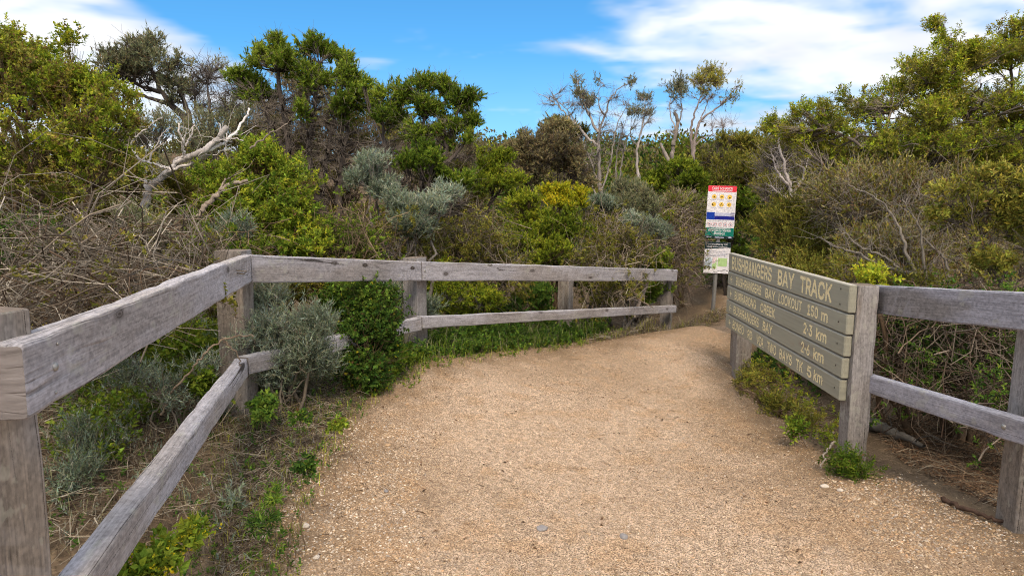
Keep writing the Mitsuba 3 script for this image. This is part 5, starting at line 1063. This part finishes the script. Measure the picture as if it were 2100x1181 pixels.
under_sign = region([(2.124, 6.447, -0.08), (2.627, 7.054, -0.08), (2.567, 5.2, -0.03), (2.094, 4.045, -0.01), (1.94, 4.006, -0.01), (2.081, 4.767, -0.04), (2.051, 5.632, -0.08)])
end_strip = region([(1.202, 8.706, -0.15), (2.548, 10.342, -0.25), (3.093, 10.962, -0.2), (3.708, 11.155, -0.15), (3.41, 10.584, -0.2), (2.646, 9.855, -0.25), (1.544, 8.486, -0.2), (0.851, 7.787, -0.15)])

bag = Bag()
bag.add(*litter(left_bank, 7500, rs, STRAW, (0.06, 0.4), (0.0009, 0.0028), 0.09))
bag.add(*litter(verge, 5200, rs, STRAW, (0.04, 0.22), (0.0007, 0.002), 0.022))
bag.add(*litter(behind, 1500, rs, STRAW, (0.08, 0.4), (0.0012, 0.0035), 0.12))
bag.add(*litter(right_bank, 2600, rs, REDLITTER + STRAW[:2], (0.04, 0.25), (0.0008, 0.0025), 0.04))
bag.add(*litter(under_sign, 700, rs, STRAW, (0.04, 0.18), (0.0008, 0.002), 0.02))
bag.add(*litter(end_strip, 1300, rs, STRAW, (0.05, 0.3), (0.001, 0.003), 0.05))
stuff('twig_litter', 'fallen dry twigs and straw strewn over the ground beside the path', 'litter', bag, 'mat_bark')
bag = Bag()
for poly, n, cols in ((left_bank, 2500, STRAW), (verge, 2600, STRAW), (right_bank, 6500, REDLITTER), (under_sign, 800, REDLITTER + STRAW), (end_strip, 700, STRAW), (behind, 900, STRAW)):
    bag.add(*flakes(poly, n, rs, cols))
bag.add(*flakes(PATH.intersection(shapely.box(-1.6, 1.2, 4, 8)), 2600, rs, REDLITTER, (0.008, 0.028), 0.012))
bag.add(*litter(PATH.intersection(shapely.box(-1.6, 1.2, 4, 8)), 1300, rs, REDLITTER, (0.015, 0.08), (0.0006, 0.0018), 0.012))
stuff('leaf_litter', 'dead brown leaves scattered under the scrub beside the path', 'litter', bag, 'mat_bark')

bag = Bag()
LUSH = kind(BROAD, len=.032, wid=.019, spread=.03, shoots=2, n=8, shoot=.05, colours=GREEN, up=.6, brown=0)
bag.add(*cover(back_strip, 2300, rs, kind(LUSH, colours=DARK, len=.03), (0.005, 0.22), .45))
bag.add(*cover(region([(-1.419, 5.368, 0.08), (-0.934, 6.399, 0.1), (-0.736, 5.909, 0.06), (-0.951, 5.17, 0.05), (-1.231, 5.067, 0.05)]), 420, rs, LUSH, (0.01, 0.13), .55))
bag.add(*blades(ground_points(scatter(back_strip, 800, rs)), rs, 0.22, 0.006, GREEN[:3] + GREYGREEN[2:], 0.8, 3))
fringe = back_strip.buffer(0.22)
bag.add(*cover(fringe, 700, rs, kind(LUSH, len=.024, wid=.015), (0.004, 0.045), .35))
bag.add(*blades(ground_points(scatter(fringe, 500, rs)), rs, 0.09, 0.004, GREEN[1:] + OLIVE[1:], 1.0, 3))
stuff('green_ground_cover', 'lush green herbs and grass along the foot of the back fence', 'ground cover', bag, 'mat_leaf')
bag = Bag()
gap = region([(-2.357, 3.387, 0.12), (-4.265, 6.361, 0.18), (-4.254, 7.826, 0.2), (-3.337, 7.938, 0.18), (-2.341, 5.226, 0.12), (-2.227, 4.174, 0.1), (-2.062, 3.314, 0.1)])
bag.add(*cover(gap, 2600, rs, kind(LUSH, colours=GREEN), (0.02, 0.22), .45))
bag.add(*cover(gap, 420, rs, kind(NEEDLE, len=.03, wid=.006), (0.04, 0.22), .4))
bag.add(*blades(ground_points(scatter(left_bank, 4200, rs)), rs, 0.17, 0.004, STRAW[:2] + STRAW[3:4] + STRAW[:4] + GREYGREEN[1:], 1.2, 2))
bag.add(*cover(left_bank, 900, rs, kind(NEEDLE, len=.024, wid=.006, shoots=2, shoot=.07, spread=.02, n=10), (0.01, 0.12), .4))
stuff('mixed_ground_cover', 'green herbs and dry grass under the scrub behind the left rails', 'ground cover', bag, 'mat_leaf')
bag = Bag()
bag.add(*blades(ground_points(scatter(end_strip, 380, rs)), rs, 0.15, 0.004, STRAW[:4] + OLIVE, 1.0, 4))
bag.add(*blades(ground_points(scatter(verge.buffer(0.12), 1100, rs)), rs, 0.08, 0.0028, STRAW[:4] + OLIVE + YELLOWGREEN, 1.2, 4))
bag.add(*cover(under_sign, 130, rs, kind(TINY, colours=YELLOWGREEN, shoots=2), (0.005, 0.06), .5))
bag.add(*cover(verge.buffer(0.1), 900, rs, kind(LUSH, colours=DARK, len=.02, wid=.012, shoots=1), (0.003, 0.03), .45))
bag.add(*cover(left_bank, 2600, rs, kind(LUSH, colours=DARK, len=.024, wid=.011, shoots=1), (0.005, 0.08), .35))
bag.add(*cover(verge, 130, rs, kind(NEEDLE, len=.018, wid=.0045, shoots=2, shoot=.05, spread=.012), (0.01, 0.05), .4))
stuff('dry_grass', 'short dry grass along the edges of the gravel path', 'grass', bag, 'mat_leaf')

plant('saltbush', 'silver saltbush seedlings seen through the gap between the left rails', 'shrub', [(-2.25, 3.473, 0.379, 0.129, 0.2, 0.093), (-2.121, 3.157, 0.27, 0.085, 0.2, 0.08)], kind(NEEDLE, len=.028, wid=.005, shoots=3), 130, 101, bare=160, bark=(.17, .145, .12), r_base=.008, r_tip=.0018)
plant('saltbush', 'silver-green saltbush between the left rails near the corner post', 'shrub', [(-2.006, 3.794, 0.526, 0.156, 0.22, 0.123), (-2.173, 3.805, 0.608, 0.123, 0.2, 0.084), (-1.933, 4, 0.558, 0.117, 0.2, 0.117)], kind(NEEDLE, len=.028, wid=.005, shoots=3), 150, 102, bare=300, bark=(.20, .17, .14), r_base=.008, r_tip=.0018)
plant('green_herb', 'leafy green herb between the left rails under the saltbush', 'herb', [(-2.121, 4.413, 0.631, 0.193, 0.25, 0.084), (-2.464, 4.515, 0.642, 0.197, 0.25, 0.079), (-1.8, 3.892, 0.498, 0.074, 0.15, 0.074)], kind(LUSH, colours=GREEN, shoots=3), 200, 103, bark=BARK_BROWN, r_base=.006, r_tip=.0015, fresh=.5)
weed = kind(BROAD, len=.036, wid=.021, shoots=2, n=7, shoot=.04, spread=.02, colours=GREEN, brown=.0)
plant('green_weed', 'bright green broad-leaved weed with yellow flowers at the bottom left', 'weed', [(-1.183, 2.215, 0.395, 0.06, 0.1, 0.034), (-1.189, 2.114, 0.398, 0.064, 0.1, 0.032), (-1.17, 2.365, 0.389, 0.054, 0.08, 0.025), (-1.241, 2.064, 0.402, 0.047, 0.1, 0.025)], weed, 150, 104, clump=0, second=kind(weed, len=.012, wid=.010, n=4, colours=YELLOW), bark=BARK_BROWN, r_base=.004, r_tip=.0012, fresh=.55)
plant('green_weed', 'small green weed beside the base of the corner post', 'weed', [(-1.479, 3.976, 0.369, 0.076, 0.1, 0.064), (-1.449, 3.773, 0.36, 0.05, 0.08, 0.033)], kind(weed, len=.03, wid=.017, colours=DARK), 60, 105, bark=BARK_BROWN, r_base=.004, r_tip=.0012, fresh=.55)
for k, (lb, lab, kd) in enumerate([((-1.116, 2.619, 0.404, 0.043, 0.06, 0.047), 'little blue-grey saltbush seedling on the verge near the bottom left', kind(NEEDLE, len=.022, wid=.005, spread=.015)), ((-0.92, 2.417, 0.401, 0.055, 0.06, 0.025), 'tuft of fresh green grass on the left verge', kind(TINY, colours=DARK, len=.04, wid=.006, up=1.0)),
                                   ((-0.962, 2.621, 0.414, 0.031, 0.05, 0.028), 'small grassy sprig on the left verge higher up than the fresh tuft', kind(TINY, colours=DARK, len=.035, wid=.005, up=1.0)), ((-0.964, 3.624, 0.381, 0.037, 0.05, 0.021), 'tiny green seedling at the edge of the gravel on the left', kind(TINY, colours=GREEN)), ((-0.911, 2.875, 0.433, 0.034, 0.05, 0.017), 'flat green seedling in the twig litter left of the gravel', kind(TINY, colours=DARK)),
                                   ((-1.183, 3.725, 0.376, 0.055, 0.06, 0.028), 'dull green sprig in the litter right of the corner post', kind(TINY, colours=DARK))]):
    plant('seedling', lab, 'seedling', [lb], {**kd, 'spread': .012, 'shoot': .035, 'shoots': 2, 'len': min(kd['len'], .03)}, 12, 110 + k, bark=BARK_BROWN, r_base=.002, r_tip=.0008, k1=3, clump=0)
for k, (lb, lab) in enumerate([((1.807, 9.042, -0.218, 0.158, 0.15, 0.131), 'pale dry grass tuft left of the end post of the back fence'), ((2.45, 9.652, -0.183, 0.154, 0.12, 0.084), 'short greenish dry grass tuft right of the end post of the back fence')]):
    key = thing('grass_tuft', lab, 'grass tuft'); b = Bag()
    c = np.array([[lb[0], lb[1], gz(lb[0], lb[1])]]); q = np.repeat(c, 70, 0) + np.concatenate([rs.normal(0, .06, (70, 2)), np.zeros((70, 1))], 1)
    b.add(*blades(q, rs, .26, .006, STRAW[:4] + OLIVE[1:3], .8, 2)); part(key, 'blades', b.ply('mat_leaf'))

# distant scrub on the rising ground
bag = Bag()
n = 620
y = 13 + 60 * rs.uniform(0, 1, n) ** 0.85
x = np.where(rs.uniform(0, 1, n) < 0.35, rs.uniform(-0.95, 0.95, n) * (y + 6), rs.uniform(-0.12, 0.45, n) * y)
z = ground_z(x, y)
tone = np.array([BROWNOLIVE, OLIVE, BROWNOLIVE, DARK, GREEN, OLIVE]) * 0.8
per = 160
R = (0.8 + 0.026 * y) * rs.uniform(0.6, 1.3, n)
d = unit(rs.normal(0, 1, (n, per, 3))); d[..., 2] = np.abs(d[..., 2])
rr = rs.uniform(0.5, 1, (n, per, 1)) * (0.75 + 0.5 * meshkit.noise(d * 2.5 + np.arange(n)[:, None, None], 2))[..., None]
p = np.stack([x, y, z], 1)[:, None] + d * rr * R[:, None, None] * np.array([1, 1, 0.95])
m = n * per
sz = np.repeat(0.075 + 0.0055 * y, per) * rs.uniform(0.6, 1.3, m)
v, f = leaf_mesh(p.reshape(m, 3), unit(d.reshape(m, 3) + rs.normal(0, .7, (m, 3))), rs.normal(0, 1, (m, 3)) + np.array([0, 0, .6]), sz, sz * .5)
ti = rs.integers(0, len(tone), n)
c = tone[np.repeat(ti, per), np.clip((meshkit.noise(p.reshape(m, 3) * 1.2, 3) * 3 + rs.normal(0, .6, m)).astype(int), 0, 3)] * rs.uniform(.7, 1.25, (m, 1))
bag.add(v, f, np.repeat(c, 4, 0))
stuff('hill_scrub', 'olive and brown coastal scrub covering the low hill behind the trees', 'scrub', bag, 'mat_leaf')

# scrub that goes on to both sides, beyond the frame
bag = Bag()
n = 150
side_ = np.where(rs.uniform(0, 1, n) < .5, -1, 1); y = rs.uniform(-3, 13, n)
x = side_ * (np.maximum(0.84 * np.maximum(y, 0), np.where(side_ > 0, 3.2, 2.6)) + 0.9 + rs.uniform(0, 8, n) ** 1.0)
per = 260
R = rs.uniform(0.7, 1.35, n); hgt = rs.uniform(0.9, 1.9, n)
d = unit(rs.normal(0, 1, (n, per, 3))); d[..., 2] = np.abs(d[..., 2])
rr = rs.uniform(0.6, 1, (n, per, 1)) * (0.7 + 0.6 * meshkit.noise(d * 2.5 + np.arange(n)[:, None, None], 2))[..., None]
p = np.stack([x, y, ground_z(x, y)], 1)[:, None] + d * rr * np.stack([R, R, hgt], 1)[:, None]
m = n * per; sz = 0.085 * rs.uniform(.6, 1.3, m)
v, f = leaf_mesh(p.reshape(m, 3), unit(d.reshape(m, 3) + rs.normal(0, .7, (m, 3))), rs.normal(0, 1, (m, 3)) + np.array([0, 0, .6]), sz, sz * .45)
c = tone[np.repeat(rs.integers(0, len(tone), n), per), np.clip((meshkit.noise(p.reshape(m, 3) * 3, 3) * 3 + rs.normal(0, .6, m)).astype(int), 0, 3)] * rs.uniform(.7, 1.25, (m, 1))
bag.add(v, f, np.repeat(c, 4, 0))
stuff('side_scrub', 'dense coastal scrub going on at both sides of the path', 'scrub', bag, 'mat_leaf')

# gravel: loose grains and pebbles on the path
OCT = np.array([[1, 0, 0], [-1, 0, 0], [0, 1, 0], [0, -1, 0], [0, 0, 1], [0, 0, -1]], float)
OCTF = np.array([[0, 2, 4], [2, 1, 4], [1, 3, 4], [3, 0, 4], [2, 0, 5], [1, 2, 5], [3, 1, 5], [0, 3, 5]])
GRAVEL = np.array([(0.50, 0.36, 0.23), (0.42, 0.28, 0.165), (0.58, 0.46, 0.34), (0.33, 0.21, 0.12), (0.62, 0.54, 0.45), (0.38, 0.33, 0.29), (0.22, 0.145, 0.09), (0.48, 0.31, 0.19)])


def grains(p, size, rs, cols, flat=0.6):
    n = len(p)
    q = OCT[None, :5] * rs.uniform(0.55, 1.25, (n, 5, 1)) * np.array([1, 1, flat]) - np.array([0, 0, 0.15])
    a = rs.uniform(0, 2 * np.pi, n); ca, sa = np.cos(a)[:, None], np.sin(a)[:, None]
    q = np.stack([q[..., 0] * ca - q[..., 1] * sa * 0.75, q[..., 0] * sa + q[..., 1] * ca * 0.75, q[..., 2]], -1)
    v = p[:, None] + q * size[:, None, None]
    f = (OCTF[None, :4] + (np.arange(n) * 5)[:, None, None]).reshape(-1, 3)
    c = cols[rs.integers(0, len(cols), n)] * rs.uniform(0.75, 1.25, (n, 1))
    return v.reshape(-1, 3), f, np.repeat(c, 5, 0)


bag = Bag()
near = PATH.intersection(shapely.box(-1.6, 1.2, 4, 4.6)); mid = PATH.intersection(shapely.box(-2, 4.6, 4, 9)); edge = PATH_LINE.buffer(0.35).intersection(shapely.box(-2, 1.5, 4, 8))
stones_left = region([(-1.076, 2.718, 0.02), (-1.183, 3.593, 0.03), (-1.069, 4.369, 0.03), (-0.619, 4.397, 0.02), (-0.398, 2.752, 0)])
stones_right = region([(1.799, 3.763, 0), (2.249, 3.763, 0), (2.315, 2.969, 0.02), (2.2, 2.752, 0), (1.676, 2.752, 0), (1.688, 3.199, 0)])
for poly, n, s0, s1 in ((near, 30000, .002, .0056), (near, 1700, .005, .010), (mid, 11000, .0025, .007), (edge, 9000, .002, .008), (stones_left, 2600, .003, .011), (stones_right, 2600, .003, .011), (verge, 1500, .003, .010)):
    p = scatter(poly, n, rs)
    s = np.exp(rs.uniform(np.log(s0), np.log(s1), len(p)))
    pz_ = path_z(p[:, 0], p[:, 1])
    bag.add(*grains(np.column_stack([p, np.maximum(pz_, ground_z(p[:, 0], p[:, 1])) + s * 0.15]), s, rs, GRAVEL if poly not in (stones_left, verge) else GRAVEL[[0, 2, 4, 5, 3, 4]]))
stuff('loose_gravel', 'loose tan grit and small pebbles lying on the path', 'gravel', bag, 'mat_stone')


def rock(x, y, size, seed, colour, flat=0.6, stretch=1.3):
    r = np.random.default_rng(seed)
    m = trimesh.creation.icosphere(subdivisions=2)
    v = np.array(m.vertices)
    v = v * (0.7 + 0.55 * meshkit.fbm(v * 1.4 + seed, 3, seed))[:, None]
    for _ in range(5):
        nn = unit(r.normal(0, 1, 3)); k = v @ nn; v = v - np.maximum(k - 0.72, 0)[:, None] * nn
    a = r.uniform(0, 6.3); v = v * [stretch, 1, flat] * size
    v = np.stack([v[:, 0] * math.cos(a) - v[:, 1] * math.sin(a), v[:, 0] * math.sin(a) + v[:, 1] * math.cos(a), v[:, 2]], 1) + [x, y, float(path_z(np.array([x]), np.array([y]))[0]) + size * flat * 0.45]
    c = np.array(colour) * (0.7 + 0.6 * meshkit.fbm(v * 160, 3, 1))[:, None]
    return mikit.ply((v, np.array(m.faces)), 'mat_stone', True, color=c)


PALE, TAN, GREY = (0.56, 0.50, 0.44), (0.44, 0.31, 0.20), (0.27, 0.26, 0.27)
for k, ((x, y, _), s, c, lab) in enumerate([((0.149, 3.179, 0), .025, GREY, 'flat dark grey stone on the gravel just right of the picture centre, nearest the bottom'), ((0.538, 3.11, 0), .020, GREY, 'round grey stone on the gravel right of the flat dark grey one'),
                                            ((-0.844, 2.776, 0.02), .016, PALE, 'whitish stone at the very bottom edge left of centre'), ((-0.966, 3.029, 0.02), .018, PALE, 'pale stone on bare dirt at the left edge of the gravel'), ((-0.753, 4.765, 0.03), .014, TAN, 'tan stone on the left side of the path below the rounded bush'),
                                            ((-0.124, 3.23, 0), .012, TAN, 'small reddish tan stone left of the flat dark grey one'), ((-0.671, 3.468, 0), .013, GREY, 'small grey stone among the stones left on the path'), ((-0.54, 3.245, 0), .011, PALE, 'little pale pebble left on the path near the bottom'),
                                            ((-1.12, 2.929, 0.03), .016, PALE, 'pale angular stone on the dirt below the left verge'), ((-0.301, 2.94, 0), .012, TAN, 'brownish pebble near the bottom, left of the flat dark grey stone'), ((-0.767, 4.058, 0.01), .016, TAN, 'flat pinkish stone in the coarse gravel on the left'),
                                            ((1.73, 3.61, 0), .020, PALE, 'pale broken stone in front of the near sign post'), ((1.786, 3.547, 0), .015, PALE, 'smaller pale stone right of the broken one by the sign post'), ((1.685, 9.055, -0.22), .03, (0.7, .67, .64), 'white stone in the dry grass left of the end post'), ((2.035, 9.272, -0.25), .024, (0.7, .67, .64), 'white stone at the foot of the end post of the back fence')]):
    key = numbered('stone'); scene[key] = rock(x, y, s, 700 + k, c); labels[key] = {'label': lab, 'category': 'stone', 'group': 'loose stones lying on the path'}

dead_wood('fallen_stick', 'dark brown fallen stick at the right, pointing at the right-hand post', 'stick', [([tuple(np.array([x, y, gz(x, y) + .022])) for x, y, _ in ((2.224, 3.356, 0.02), (2.254, 3.2, 0.02), (2.299, 3.076, 0.02), (2.366, 3.024, 0.02))], .013, .008)], 36, (.10, .065, .05))
dead_wood('log', 'grey weathered log half buried behind the near sign post', 'log', [([(x, y, gz(x, y) + .05) for x, y, _ in ((2.595, 4.779, 0), (2.633, 4.53, 0), (2.668, 4.252, 0))], .05, .012)], 37, (.15, .14, .13), twigs=4)
dead_wood('root', 'thin curled grey root at the left foot of the near sign post', 'root', [([(1.901, 3.873, 0.193), (1.815, 3.817, 0.155), (1.805, 3.772, 0.114), (1.77, 3.757, 0.081)], .007, .004)], 38, (.26, .23, .20))
dead_wood('bent_stick', 'long curved brown stick rising through the left rails near the corner post', 'stick', [([(-2.006, 3.777, 0.387), (-1.936, 3.794, 0.526), (-1.811, 3.812, 0.664), (-1.699, 3.83, 0.802), (-1.616, 3.833, 0.83), (-1.476, 3.833, 0.83)], .007, .004), ([(-1.657, 3.831, 0.816), (-1.588, 3.824, 0.76), (-1.546, 3.812, 0.664)], .005, .003)], 39, (.22, .17, .13))
key = thing('curled_leaf', 'pale cream curled dead leaf on the ground beside the corner post', 'leaf')
b = Bag(); x, y, _ = (-1.88, 4.198, 0.13); cx = np.array([[x, y, gz(x, y) + .015]])
b.add(*(lambda vf: (vf[0], vf[1], (0.66, 0.60, 0.50)))(leaf_mesh(np.repeat(cx, 4, 0) + rs.normal(0, .006, (4, 3)), np.array([[1, .2, .5], [-.3, .6, .6], [.5, -.6, .4], [-.8, -.2, .3]]), np.array([[0, 0, 1.0]] * 4), np.full(4, .06), np.full(4, .03), fold=.4)))
part(key, 'lobes', b.ply('mat_leaf'))
